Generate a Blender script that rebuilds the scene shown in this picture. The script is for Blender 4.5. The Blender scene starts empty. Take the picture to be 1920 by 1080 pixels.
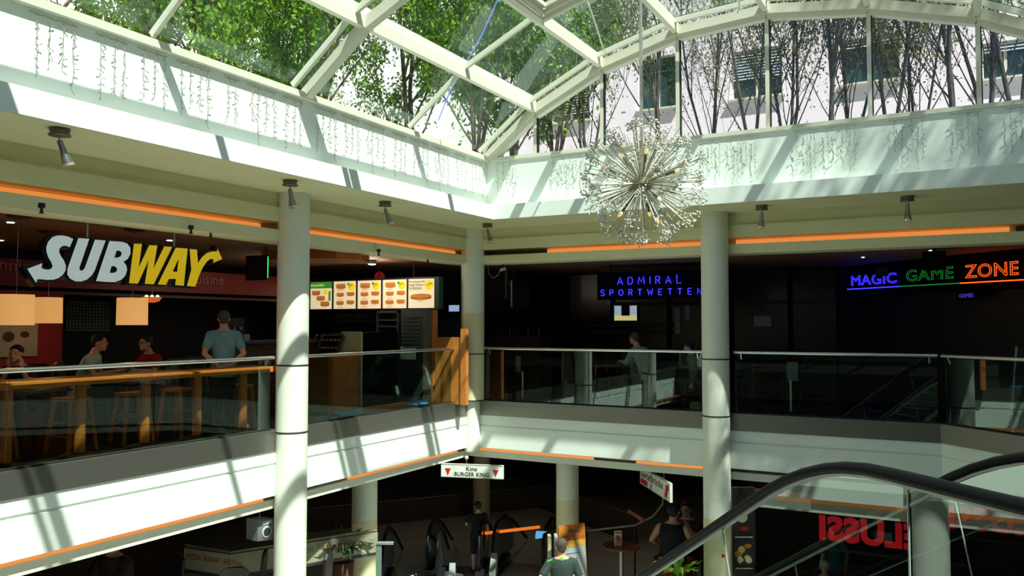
import bpy, bmesh, math, random
from mathutils import Vector, Matrix
R = math.radians
sc = bpy.context.scene
COL = sc.collection

# ---------------------------------------------------------------- camera, light, exposure
F_PX = 1549.0
YAW, PITCH, EYE = R(28.6), math.atan(67/F_PX), 1.6
cam_d = bpy.data.cameras.new('camera'); cam_d.lens = F_PX/1920*36; cam_d.sensor_width = 36
cam_d.clip_end = 200
cam = bpy.data.objects.new('camera', cam_d); COL.objects.link(cam)
cam.location = (0, 0, EYE); cam.rotation_euler = (R(90)+PITCH, 0, YAW)
sc.camera = cam

SUN_DIR = Vector((1.0, -0.5, 1.72))            # towards the sun
sun_d = bpy.data.lights.new('sun', 'SUN'); sun_d.energy = 8.6; sun_d.angle = R(0.6); sun_d.color = (1.0, 0.97, 0.9)
sun = bpy.data.objects.new('sun', sun_d); COL.objects.link(sun)
sun.rotation_euler = SUN_DIR.to_track_quat('Z', 'Y').to_euler(); sun.location = (20, -10, 30)
world = bpy.data.worlds.new('sky'); sc.world = world; world.use_nodes = True
wn = world.node_tree; wn.nodes.clear()
bg = wn.nodes.new('ShaderNodeBackground'); out = wn.nodes.new('ShaderNodeOutputWorld')
sky = wn.nodes.new('ShaderNodeTexSky'); sky.sky_type = 'NISHITA'; sky.sun_disc = False
sky.sun_elevation = R(57); sky.sun_rotation = R(116); sky.air_density = 1.0; sky.dust_density = 0.6; sky.ozone_density = 1.0
wn.links.new(sky.outputs[0], bg.inputs[0]); wn.links.new(bg.outputs[0], out.inputs[0])
bg.inputs[1].default_value = 0.09
sc.view_settings.view_transform = 'Standard'; sc.view_settings.look = 'None'
sc.view_settings.gamma = 1.0; sc.view_settings.use_curve_mapping = False
sc.view_settings.exposure = 0.18
cy = sc.cycles
cy.use_denoising = True
cy.max_bounces = 10; cy.diffuse_bounces = 5; cy.glossy_bounces = 4; cy.transparent_max_bounces = 24
cy.sample_clamp_indirect = 8.0

# ---------------------------------------------------------------- photo rays (pixel + real plane -> point in the room)
FW = Vector((-math.sin(YAW)*math.cos(PITCH), math.cos(YAW)*math.cos(PITCH), math.sin(PITCH)))
RT = Vector((math.cos(YAW), math.sin(YAW), 0)); UP = RT.cross(FW)
EYEP = Vector((0, 0, EYE))
def ray(px, py): return FW + RT*((px-960)/F_PX) - UP*((py-540)/F_PX)
def at_x(px, py, x): d = ray(px, py); return EYEP + d*((x)/d.x)
def at_y(px, py, y): d = ray(px, py); return EYEP + d*((y)/d.y)
def at_z(px, py, z): d = ray(px, py); return EYEP + d*((z-EYE)/d.z)
def at_d(px, py, dep): return EYEP + ray(px, py)*dep
def at_n(px, py, n): d = ray(px, py); return EYEP + d*(n/((d.x+d.y)/math.sqrt(2)))

# ---------------------------------------------------------------- materials
def lin(c):
    if isinstance(c, str): c = tuple(int(c[i:i+2], 16) for i in (0, 2, 4))
    f = lambda v: (v/255/12.92) if v/255 <= .04045 else ((v/255+.055)/1.055)**2.4
    return (f(c[0]), f(c[1]), f(c[2]), 1)
MATS = {}
def mat(name, c, rough=.6, metal=0.0, emit=0.0, var=.08, scale=6.0, bump=0.0, spec=.5, stretch=None, ecol=None):
    if name in MATS: return MATS[name]
    m = bpy.data.materials.new(name); m.use_nodes = True; nt = m.node_tree
    b = nt.nodes['Principled BSDF']; base = lin(c)
    b.inputs['Roughness'].default_value = rough; b.inputs['Metallic'].default_value = metal
    b.inputs['Specular IOR Level'].default_value = spec
    tc = nt.nodes.new('ShaderNodeTexCoord'); nz = nt.nodes.new('ShaderNodeTexNoise')
    mp = nt.nodes.new('ShaderNodeMapping')
    if stretch: mp.inputs['Scale'].default_value = stretch
    nt.links.new(tc.outputs['Object'], mp.inputs[0]); nt.links.new(mp.outputs[0], nz.inputs['Vector'])
    nz.inputs['Scale'].default_value = scale; nz.inputs['Detail'].default_value = 4
    rp = nt.nodes.new('ShaderNodeValToRGB')
    rp.color_ramp.elements[0].position = .3; rp.color_ramp.elements[1].position = .7
    rp.color_ramp.elements[0].color = tuple(v*(1-var) for v in base[:3])+(1,)
    rp.color_ramp.elements[1].color = tuple(min(1, v*(1+var)) for v in base[:3])+(1,)
    nt.links.new(nz.outputs[0], rp.inputs[0]); nt.links.new(rp.outputs[0], b.inputs['Base Color'])
    if emit:
        b.inputs['Emission Color'].default_value = lin(ecol or c); b.inputs['Emission Strength'].default_value = emit
    if bump:
        bn = nt.nodes.new('ShaderNodeBump'); bn.inputs['Strength'].default_value = bump; bn.inputs['Distance'].default_value = .02
        nt.links.new(nz.outputs[0], bn.inputs['Height']); nt.links.new(bn.outputs[0], b.inputs['Normal'])
    MATS[name] = m; return m
def glass(name, tint, refl=1.6, ior=1.5, rough=0.0, dirt=0.0):
    """thin pane: tinted see-through body with a real Fresnel reflection, and a little dust"""
    m = bpy.data.materials.new(name); m.use_nodes = True; nt = m.node_tree; nt.nodes.clear()
    o = nt.nodes.new('ShaderNodeOutputMaterial'); mix = nt.nodes.new('ShaderNodeMixShader')
    tr = nt.nodes.new('ShaderNodeBsdfTransparent'); gl = nt.nodes.new('ShaderNodeBsdfGlossy')
    fr = nt.nodes.new('ShaderNodeLayerWeight'); pw = nt.nodes.new('ShaderNodeMath'); pw.operation = 'POWER'; pw.inputs[1].default_value = 5; ma = nt.nodes.new('ShaderNodeMath'); ma.operation = 'MULTIPLY_ADD'; ma.inputs[1].default_value = .95; ma.inputs[2].default_value = .045; mu = nt.nodes.new('ShaderNodeMath'); mu.operation = 'MULTIPLY'; mu.use_clamp = True
    tr.inputs[0].default_value = tint+(1,); gl.inputs['Roughness'].default_value = rough; gl.inputs[0].default_value = (.9, 1, .97, 1)
    fr.inputs[0].default_value = .5; mu.inputs[1].default_value = refl
    nt.links.new(fr.outputs['Facing'], pw.inputs[0]); nt.links.new(pw.outputs[0], ma.inputs[0]); nt.links.new(ma.outputs[0], mu.inputs[0]); nt.links.new(mu.outputs[0], mix.inputs[0])
    nt.links.new(tr.outputs[0], mix.inputs[1]); nt.links.new(gl.outputs[0], mix.inputs[2])
    last = mix
    if dirt:
        df = nt.nodes.new('ShaderNodeBsdfDiffuse'); df.inputs[0].default_value = (.5, .85, .7, 1)
        tl = nt.nodes.new('ShaderNodeBsdfTranslucent'); tl.inputs[0].default_value = (.5, .85, .7, 1)
        ad = nt.nodes.new('ShaderNodeMixShader'); nt.links.new(df.outputs[0], ad.inputs[1]); nt.links.new(tl.outputs[0], ad.inputs[2])
        tc = nt.nodes.new('ShaderNodeTexCoord'); nz = nt.nodes.new('ShaderNodeTexNoise'); nz.inputs['Scale'].default_value = .9; nz.inputs['Detail'].default_value = 6
        mr = nt.nodes.new('ShaderNodeMapRange'); mr.inputs[1].default_value = .45; mr.inputs[2].default_value = .75; mr.inputs[3].default_value = dirt*.25; mr.inputs[4].default_value = dirt
        m2 = nt.nodes.new('ShaderNodeMixShader')
        nt.links.new(tc.outputs['Object'], nz.inputs['Vector']); nt.links.new(nz.outputs[0], mr.inputs[0]); nt.links.new(mr.outputs[0], m2.inputs[0])
        nt.links.new(mix.outputs[0], m2.inputs[1]); nt.links.new(ad.outputs[0], m2.inputs[2]); last = m2
    nt.links.new(last.outputs[0], o.inputs[0]); MATS[name] = m; return m

WHITE = mat('white_plaster', 'E8EEE6', .75, var=.02, scale=3, bump=.05)
CREAM = mat('cream_plaster', 'DED9B0', .8, var=.03, scale=2)
COLW = mat('column_paint', 'DDE0D2', .55, var=.02, scale=4)
COLB = mat('column_paint_beige', 'D4CDA6', .55, var=.02, scale=4)
STEEL = mat('brushed_steel', '8B8880', .38, .85, var=.05, scale=8, stretch=(1, 1, 14))
CHROME = mat('polished_steel', 'D8DAD8', .28, 1.0, var=.01)
DGREY = mat('dark_grey', '2A2B2C', .6)
BLACK = mat('black_paint', '0C0C0D', .5)
BLACKM = mat('matt_black', '060606', .9, spec=.1)
RUBBER = mat('black_rubber', '08080A', .55, var=.1, spec=.2)
ALUM = mat('aluminium', 'A9ACAC', .35, .9, var=.03)
GREYP = mat('grey_plastic', '7F8282', .5)
FRAME = mat('white_frame_paint', 'DAD8C6', .5, var=.02)
GASKET = mat('black_gasket', '111312', .7)
ORWOOD = mat('orange_wood', 'BE6A28', .45, var=.18, scale=5, stretch=(1, 1, 7))
ORWOODH = mat('orange_wood_long', 'C8702A', .42, var=.15, scale=5, stretch=(7, .5, 7))
DKWOOD = mat('dark_wood', '4A2A18', .5, var=.2, scale=5, stretch=(1, 1, 7))
FLOORD = mat('dark_floor_tile', '1D1C1B', .35, var=.15, scale=2)
FLOORM = mat('mall_floor_tile', 'C6C6BC', .3, var=.1, scale=1.2)
ORLED = mat('orange_cove_lamp', 'E89048', .6, emit=.55, var=.18, scale=1.5, ecol='FFA050')
OFFLED = mat('unlit_cove_lamp', '5A4A34', .6, var=.05)
REDW = mat('red_fascia', '7E0F0E', .5, var=.08, emit=.02)
REDM = mat('bright_red', 'C0181C', .5)
YELLOW = mat('yellow_strip', 'B89B3A', .6)
DARKWALL = mat('dark_shop_wall', '15100D', .8, var=.3, scale=1.2)
BROWNWALL = mat('brown_shop_wall', '2A1A0E', .7, var=.3, scale=1.5)
SKIN = mat('skin', 'C89478', .6, var=.05)
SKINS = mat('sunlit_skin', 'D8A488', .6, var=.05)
HAIRD = mat('dark_hair', '1C1410', .8, var=.2, scale=60)
HAIRG = mat('greying_hair', '4E4032', .85, var=.4, scale=70)
GLRAIL = glass('rail_glass', (.80, .88, .83), 1.5)
GLESC = glass('escalator_glass', (.78, .9, .84), 3.4)
GLROOF = glass('roof_glass', (.82, .96, .90), .9, dirt=.03)
GLGAB = glass('gable_glass', (.90, .95, .99), 1.0, dirt=.0)
GLSHOP = glass('shop_glass', (.8, .85, .82), 1.0)

# ---------------------------------------------------------------- mesh building
class MB:
    def __init__(s): s.v = []; s.f = []; s.m = []; s.i = 0; s.sm = []
    def mi(s, i): s.i = i; return s
    def add(s, vs, fs, smooth=False):
        k = len(s.v); s.v += [tuple(v) for v in vs]
        for f in fs: s.f.append([k+j for j in f]); s.m.append(s.i); s.sm.append(smooth)
        return s
    def box(s, a, b, M=None):
        x0, y0, z0 = a; x1, y1, z1 = b
        vs = [Vector(p) for p in ((x0,y0,z0),(x1,y0,z0),(x1,y1,z0),(x0,y1,z0),(x0,y0,z1),(x1,y0,z1),(x1,y1,z1),(x0,y1,z1))]
        if M: vs = [M @ v for v in vs]
        return s.add(vs, [(0,3,2,1),(4,5,6,7),(0,1,5,4),(1,2,6,5),(2,3,7,6),(3,0,4,7)])
    def cbox(s, c, size, rz=0, M=None):
        h = Vector(size)/2
        T = Matrix.Translation(Vector(c)) @ (M if M is not None else Matrix.Rotation(rz, 4, 'Z'))
        return s.box(-h, h, T)
    def bar(s, p, q, w, h, up=(0, 0, 1)):
        p, q = Vector(p), Vector(q); d = (q-p); L = d.length; d.normalize()
        u = Vector(up); r = d.cross(u)
        if r.length < 1e-4: r = d.cross(Vector((1, 0, 0)))
        r.normalize(); u = r.cross(d)
        vs = [p+r*a*w/2+u*b*h/2 for a, b in ((-1,-1),(1,-1),(1,1),(-1,1))]
        vs += [q+r*a*w/2+u*b*h/2 for a, b in ((-1,-1),(1,-1),(1,1),(-1,1))]
        return s.add(vs, [(3,2,1,0),(4,5,6,7),(0,1,5,4),(1,2,6,5),(2,3,7,6),(3,0,4,7)])
    def loft(s, rings, cap=True, smooth=True):
        n = len(rings[0]); vs = [v for r in rings for v in r]; fs = []
        for i in range(len(rings)-1):
            for j in range(n):
                k = (j+1) % n; fs.append((i*n+j, i*n+k, (i+1)*n+k, (i+1)*n+j))
        s.add(vs, fs, smooth)
        if cap:
            s.add(rings[0], [tuple(reversed(range(n)))]); s.add(rings[-1], [tuple(range(n))])
        return s
    def tube(s, pts, rad, n=8, cap=True, flat=1.0):
        pts = [Vector(p) for p in pts]
        rs = rad if isinstance(rad, (list, tuple)) else [rad]*len(pts)
        rings = []; ref = None
        for i, p in enumerate(pts):
            d = (pts[min(i+1, len(pts)-1)]-pts[max(i-1, 0)])
            if d.length < 1e-9: d = Vector((0, 0, 1))
            d.normalize()
            if ref is None or ref.cross(d).length < .05: ref = Vector((0, 0, 1)) if abs(d.z) < .9 else Vector((1, 0, 0))
            a = d.cross(ref).normalized(); b = a.cross(d).normalized(); ref = b
            rings.append([p+a*math.cos(2*math.pi*k/n)*rs[i]+b*math.sin(2*math.pi*k/n)*rs[i]*flat for k in range(n)])
        return s.loft(rings, cap)
    def cyl(s, c, r, z0, z1, n=24, r1=None):
        r1 = r if r1 is None else r1
        f = lambda rr, z: [Vector((c[0]+rr*math.cos(2*math.pi*k/n), c[1]+rr*math.sin(2*math.pi*k/n), z)) for k in range(n)]
        return s.loft([f(r, z0), f(r1, z1)])
    def lathe(s, c, prof, n=24):
        f = lambda rr, z: [Vector((c[0]+rr*math.cos(2*math.pi*k/n), c[1]+rr*math.sin(2*math.pi*k/n), c[2]+z)) for k in range(n)]
        return s.loft([f(max(r, 1e-4), z) for r, z in prof])
    def ball(s, c, r, n=10, sc_=(1, 1, 1)):
        c = Vector(c); rings = []
        for i in range(n//2+1):
            t = math.pi*i/(n//2); rr = max(math.sin(t), 1e-3)
            rings.append([c+Vector((r*sc_[0]*rr*math.cos(2*math.pi*k/n), r*sc_[1]*rr*math.sin(2*math.pi*k/n), -r*sc_[2]*math.cos(t))) for k in range(n)])
        return s.loft(rings)
    def limb(s, pts, rs, n=12):
        """closed tapering limb with rounded ends"""
        pts = [Vector(p) for p in pts]; s.tube(pts, list(rs), n)
        for p, r in zip(pts, rs): s.ball(p, r*.99, n)
        return s
    def prism(s, poly, origin, u, v, n, d0, d1):
        o, u, v, n = Vector(origin), Vector(u), Vector(v), Vector(n)
        a = [o+u*x+v*y+n*d0 for x, y in poly]; b = [o+u*x+v*y+n*d1 for x, y in poly]; k = len(poly)
        s.add(a+b, [tuple(reversed(range(k))), tuple(range(k, 2*k))]+[(j, (j+1) % k, k+(j+1) % k, k+j) for j in range(k)])
        return s
    def quad(s, pts): return s.add(pts, [tuple(range(len(pts)))])
    def mesh(s, name, mats, off=(0, 0, 0)):
        me = bpy.data.meshes.new(name); o = Vector(off)
        me.from_pydata([tuple(Vector(v)-o) for v in s.v], [], s.f)
        mats = mats if isinstance(mats, (list, tuple)) else [mats]
        for m in mats: me.materials.append(m)
        me.polygons.foreach_set('material_index', s.m); me.polygons.foreach_set('use_smooth', s.sm)
        me.update(); return me
def setp(o, label=None, cat=None, group=None, kind=None):
    if label: o['label'] = label
    if cat: o['category'] = cat
    if group: o['group'] = group
    if kind: o['kind'] = kind
    return o
def part(name, mb, mats, parent, label=None):
    """child mesh; its coordinates are world coordinates unless the parent says local"""
    off = Vector((0, 0, 0))
    if parent is not None and not parent.get('_local'):
        p = parent
        while p is not None: off += Vector(p.location); p = p.parent
    o = bpy.data.objects.new(name, mb.mesh(name, mats, off)); COL.objects.link(o); o.parent = parent
    if parent is not None and parent.get('_local'): o['_local'] = 1
    if label: o['label'] = label
    return o
def single(name, mb, mats, label=None, cat=None, group=None, kind=None):
    xs = [v[0] for v in mb.v]; ys = [v[1] for v in mb.v]; zs = [v[2] for v in mb.v]
    c = Vector(((min(xs)+max(xs))/2, (min(ys)+max(ys))/2, min(zs)))
    o = bpy.data.objects.new(name, mb.mesh(name, mats, c)); o.location = c; COL.objects.link(o)
    return setp(o, label, cat, group, kind)
def struct(name, mb, mats): return single(name, mb, mats, kind='structure')
def thing(name, label, cat, loc=(0, 0, 0), rz=0, group=None, local=False, kind=None):
    o = bpy.data.objects.new(name, None); COL.objects.link(o); o.location = loc; o.rotation_euler = (0, 0, rz)
    o.empty_display_size = .1
    if local: o['_local'] = 1
    return setp(o, label, cat, group, kind)
def copy_tree(o, parent=None):
    c = o.copy(); COL.objects.link(c); c.parent = parent
    for ch in [x for x in bpy.data.objects if x.parent == o]: copy_tree(ch, c)
    return c
def basis(o, u, v): u, v = Vector(u).normalized(), Vector(v).normalized(); n = u.cross(v); M = Matrix((u, v, n)).transposed().to_4x4(); M.translation = Vector(o); return M
def curve_mesh(cu, M, mats, off, facewise=False, name='letter'):
    ob = bpy.data.objects.new('tmp', cu); COL.objects.link(ob)
    bpy.context.view_layer.update()
    ev = ob.evaluated_get(bpy.context.evaluated_depsgraph_get())
    me = bpy.data.meshes.new_from_object(ev)
    bpy.data.objects.remove(ob)
    if facewise:
        for m in mats: me.materials.append(m) if len(me.materials) < len(mats) else None
        for p in me.polygons: p.material_index = 0 if abs(p.normal.z) > .7 else 1
    else:
        me.materials.clear(); me.materials.append(mats[0] if isinstance(mats, (list, tuple)) else mats)
        for p in me.polygons: p.material_index = 0
    me.transform(Matrix.Translation(-Vector(off)) @ M); me.name = name
    return me
def text_part(name, s, M, size, parent, m, extrude=.002, align='LEFT', outline=0, sx=1.0, shear=0.0, off=None, bold=0):
    cu = bpy.data.curves.new('t', 'FONT'); cu.body = s; cu.size = size; cu.align_x = align; cu.shear = shear
    cu.space_character = 1.05
    if outline: cu.fill_mode = 'NONE'; cu.bevel_depth = outline; cu.bevel_resolution = 1; cu.resolution_u = 4
    else: cu.extrude = extrude; cu.offset = bold; cu.resolution_u = 3
    o_ = Vector((0, 0, 0)); p = parent
    if parent is not None and not parent.get('_local'):
        while p is not None: o_ += Vector(p.location); p = p.parent
    S = Matrix.Diagonal((sx, 1, 1, 1))
    me = curve_mesh(cu, M @ S, [m], o_, name=name)
    o = bpy.data.objects.new(name, me); COL.objects.link(o); o.parent = parent
    return o
def poly_part(name, loops, M, parent, mats, d0, d1, grow=0.0):
    cu = bpy.data.curves.new('t', 'CURVE'); cu.dimensions = '2D'; cu.fill_mode = 'BOTH'; cu.extrude = (d1-d0)/2; cu.offset = grow
    for L in loops:
        sp = cu.splines.new('POLY'); sp.points.add(len(L)-1); sp.use_cyclic_u = True
        for i, (x, y) in enumerate(L): sp.points[i].co = (x, y, 0, 1)
    o_ = Vector((0, 0, 0)); p = parent
    while p is not None: o_ += Vector(p.location); p = p.parent
    me = curve_mesh(cu, M @ Matrix.Translation((0, 0, (d0+d1)/2)), list(mats), o_, facewise=True, name=name)
    o = bpy.data.objects.new(name, me); COL.objects.link(o); o.parent = parent
    return o
UX, UY, UZ = Vector((1, 0, 0)), Vector((0, 1, 0)), Vector((0, 0, 1))
RNG = random.Random(7)
exec_parts = []

# ================================================================ STRUCTURE
SLAB = [(-8.92, -8), (-8.92, 14.61), (-.33, 14.61), (3.4, 10.88), (3.4, -8)]     # edge of the gallery slabs
BEAM = [(-8.92, -8), (-8.92, 14.61), (3.4, 14.61), (3.4, -8)]
ROOF = [(-7.69, -8), (-7.69, 13.38), (2.29, 13.38), (2.29, -8)]
def offset(path, p):
    P_ = [Vector((x, y)) for x, y in path]; o = []
    for i, a in enumerate(P_):
        ds = []
        if i > 0: ds.append((a-P_[i-1]).normalized())
        if i < len(P_)-1: ds.append((P_[i+1]-a).normalized())
        ns = [Vector((d.y, -d.x)) for d in ds]
        if len(ns) == 1: o.append(a+ns[0]*p)
        else:
            b = (ns[0]+ns[1]).normalized(); o.append(a+b*(p/max(.3, b.dot(ns[0]))))
    return o
def band(mb, path, p0, p1, z0, z1):
    a, b = offset(path, p0), offset(path, p1); n = len(a)
    for i in range(n-1):
        vs = [(q.x, q.y, z) for z in (z0, z1) for q in (a[i], a[i+1], b[i+1], b[i])]
        mb.add(vs, [(3,2,1,0),(4,5,6,7),(0,1,5,4),(1,2,6,5),(2,3,7,6),(3,0,4,7)])
    return mb
def flo(z0, z1, out=-.03):
    m = MB()
    m.box((-24, -9, z0), (-8.92+out, 26, z1)); m.box((-8.92+out, 14.61-out, z0), (14, 26, z1))
    m.box((3.4-out, -9, z0), (14, 14.61-out, z1)); m.box((-8.92+out, -9, z0), (3.4-out, 1.0, z1))
    return m
m = flo(-.9, 0.0)
tri = [(-.2, 14.64), (3.46, 10.98), (3.46, 14.64)]
m.add([(x, y, z) for z in (-.9, 0) for x, y in tri], [(2,1,0),(3,4,5),(0,1,4,3),(1,2,5,4),(2,0,3,5)])
struct('floor', m, FLOORD)
struct('floor_lower', MB().box((-24, -9, -4.0), (14, 26, -3.85)), FLOORM)
# slab edges, one continuous white fascia, steel kick band and lower beam
struct('trim_1', band(band(MB(), SLAB, -.06, 0, -.44, -.26), SLAB, -.06, .0, -.92, -.48), WHITE)
struct('trim_2', band(MB(), SLAB, -.06, -.022, -.48, -.44), WHITE)
struct('trim_3', band(band(MB(), SLAB, -.06, .02, -.262, 0.03), SLAB, -.16, .02, .03, .036), STEEL)
struct('trim_4', band(band(band(MB(), SLAB, -.5, -.10, -1.13, -1.0), SLAB, -.52, -.48, -1.0, -.9), SLAB, -.5, -.06, -.94, -.9), mat('lower_beam_paint', 'D6D6C6', .7, var=.02))
# upper beam with its lamp slot
m = band(MB(), BEAM, -.30, 0.05, 3.115, 3.33); band(m, BEAM, -.45, .05, 2.83, 2.995); band(m, BEAM, -.45, -.3, 2.9, 3.33)
band(m, BEAM, -.3, 0.0, 3.33, 3.56)
struct('trim_5', m, CREAM)
struct('ceiling', MB().box((-24, -9, 2.88), (-9.3, 26, 3.6)).box((-9.3, 15, 2.88), (14, 26, 3.6)).box((3.8, -9, 2.88), (14, 15, 3.6)), mat('gallery_ceiling', '8A5F42', .8, var=.1))
struct('ceiling_lower', flo(-1.1, -1.075, -.42), mat('lower_ceiling', '2A241D', .8))
# roof edge: overhanging soffit beam and the upper fascia
struct('trim_6', band(MB(), ROOF, -1.30, 0, 3.55, 3.82), CREAM)
struct('trim_7', band(band(MB(), ROOF, -1.0, 0.004, 3.556, 3.824), ROOF, -1.5, -.37, 3.824, 4.74), WHITE)
m = MB(); m.box((-30, -12, 4.0), (-8.4, 30, 4.62)); m.box((-8.4, 14.1, 4.0), (20, 30, 4.62)); m.box((3.0, -12, 4.0), (20, 14.1, 4.62)); m.box((-8.4, -12, 3.6), (3.0, -6.4, 4.9))
struct('floor_terrace', m, mat('terrace_gravel', '8A8C86', .9, var=.3, scale=20))
# enclosing walls
struct('wall_left', MB().box((-24.2, -9, -4), (-24, 26, 4)), DARKWALL)
struct('wall_back', MB().box((-24, 26, -4), (14, 26.2, 4)), DARKWALL)
struct('wall_right', MB().box((14, -9, -4), (14.2, 26, 4)), DARKWALL)
struct('wall_front', MB().box((-24, -9.2, -4), (14, -9, 4)), mat('front_wall', '8F8C82', .8))

# ---- columns (each one a thing of the building)
def column(x, y, z0, z1, zb, rings=(), r=.235, rb=None):
    prof = [(r, z0), (r, zb)]; m = MB(); n = 40
    f = lambda rr, z: [Vector((x+rr*math.cos(2*math.pi*k/n), y+rr*math.sin(2*math.pi*k/n), z)) for k in range(n)]
    m.mi(1).loft([f(r+.002, z0), f(r+.002, zb)], cap=False); m.mi(0).loft([f(r, zb), f(r, z1)], cap=False)
    m.mi(2)
    for z in rings: m.loft([f(r+.004, z-.012), f(r+.006, z), f(r+.004, z+.012)], cap=True)
    o = single('column', m, [COLW, COLB, DGREY]); o['kind'] = 'structure'; return o
c1 = at_x(549, 600, -8.80); c2 = at_y(1341, 600, 14.42)
column(c1.x, c1.y, -3.85, 3.56, -3.84, (.0, .985)); column(c2.x, c2.y, -3.85, 3.56, -1.75, (.0, .985))
column(-8.86, 14.56, .03, 3.56, 1.82, (.985, .04), r=.24)
column(-8.86, 14.56, -1.0, 0.03, -.99, (), r=.16)
column(c1.x, c1.y-5.17, -3.85, 3.56, -3.84, (.0, .985)); column(c1.x, c1.y-10.34, -3.85, 3.56, -3.84, (.0, .985))
column(3.3, 9.3, -3.85, 3.56, -1.75, (.0, .985)); column(3.3, 4.1, -3.85, 3.56, -1.75)
for px, dep in ((684, 15.5), (1064, 17.3), (903, 23)):
    p = at_d(px, 900, dep); column(p.x, p.y, -3.85, -1.08, -2.05)

# ---- glazed vault: window_1, and the gable: window_2
NX = [(-8.06, 4.74), (-7.0, 5.57), (-5.65, 6.22), (-4.24, 6.6), (-2.73, 6.7), (-1.19, 6.5), (.28, 6.08), (1.6, 5.45), (2.66, 4.74)]
RIBY = [-6.3, -3.8, -1.3, 1.2, 3.7, 6.2, 8.7, 11.2, 13.72]
vault = thing('window_1', None, None, (0, 0, 0), kind='structure')
GZ = .17
for j, y in enumerate(RIBY):
    main = (j % 2 == 0) or y > 13
    if main:
        m = MB()
        for a, b in zip(NX, NX[1:]): m.bar((a[0], y, a[1]+.05), (b[0], y, b[1]+.05), .13, .15, (0, 0, 1))
        part('rib', m, FRAME, vault)
    m = MB()
    yb = y-.24 if main else y
    for a, b in zip(NX, NX[1:]): m.bar((a[0], yb, a[1]+GZ-.02), (b[0], yb, b[1]+GZ-.02), .055, .08, (0, 0, 1))
    part('glazing_bar', m, FRAME, vault)
    m = MB()
    for a, b in zip(NX, NX[1:]): m.bar((a[0], yb+.03, a[1]+GZ+.02), (b[0], yb+.03, b[1]+GZ+.02), .05, .05, (0, 0, 1))
    part('gasket', m, GASKET, vault)
for i, (x, z) in enumerate(NX[1:-1]):
    w = .09
    m = MB().box((x-w/2, -6.4, z), (x+w/2, 13.72, z+.17)); m.box((x-.035, -6.4, z+.17), (x+.035, 13.72, z+.29 if i == 0 else z+.21))
    part('purlin', m, FRAME, vault)
for i, (a, b) in enumerate(zip(NX, NX[1:])):
    for y0, y1 in zip(RIBY, RIBY[1:]):
        m = MB().quad([(0, y0+.01, 0), (1, y0+.01, 0), (1, y1-.01, 0), (0, y1-.01, 0)])
        m.v = [(a[0]+(b[0]-a[0])*v[0], v[1], a[1]+(b[1]-a[1])*v[0]+GZ+v[2]) for v in m.v]
        part('pane', m, GLROOF, vault)
part('eave_rail', MB().box((-8.1, -6.4, 4.74), (-7.98, 13.75, 4.83)).box((2.58, -6.4, 4.74), (2.7, 13.75, 4.83)), FRAME, vault)
# opening smoke vent frame in the vault
m = MB()
a, b = Vector((-5.55, 0, 6.22)), Vector((-4.3, 0, 6.57)); nrm = Vector((-(b.z-a.z), 0, b.x-a.x)).normalized()
for k, (g, h) in enumerate(((0, .0), (.09, .05), (.17, .10))):
    y0, y1 = 8.85+g, 11.12-g; p = a+(b-a).normalized()*g+nrm*h; q = b-(b-a).normalized()*g+nrm*h
    for P0, P1 in (((p.x, y0, p.z), (q.x, y0, q.z)), ((p.x, y1, p.z), (q.x, y1, q.z)), ((p.x, y0, p.z), (p.x, y1, p.z)), ((q.x, y0, q.z), (q.x, y1, q.z))):
        m.bar(P0, P1, .08, .06, (0, 0, 1) if k else nrm)
part('vent_frame', m, FRAME, vault)
for P0, P1 in ((at_y(1133, 96, 13.0), at_y(1098, -10, 11.6)), (at_y(1383, 24, 13.4), at_y(1392, -30, 12.2))):
    part('tie_rod', MB().tube([P0, P1], .014), FRAME, vault)

gab = thing('window_2', None, None, (0, 13.72, 4.74), kind='structure')
GY = 13.78
m = MB()
for a, b in zip(NX, NX[1:]): m.bar((a[0], GY, a[1]-.02), (b[0], GY, b[1]-.02), .14, .17, (0, 0, 1))
part('arch_frame', m, FRAME, gab)
for x, z in NX[1:-1]:
    part('mullion', MB().box((x-.032, GY-.04, 4.74), (x+.032, GY+.04, z)), FRAME, gab)
    part('gasket', MB().box((x+.032, GY-.03, 4.76), (x+.048, GY+.05, z-.02)), GASKET, gab)
part('sill', MB().box((-8.1, GY-.06, 4.735), (2.7, GY+.05, 4.80)), FRAME, gab)
for a, b in zip(NX, NX[1:]):
    m = MB().add([(a[0], GY, 4.78), (b[0], GY, 4.78), (b[0], GY, max(b[1]-.02, 4.79)), (a[0], GY, max(a[1]-.02, 4.79))], [(0,1,2,3)])
    part('pane', m, GLGAB, gab)

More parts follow.
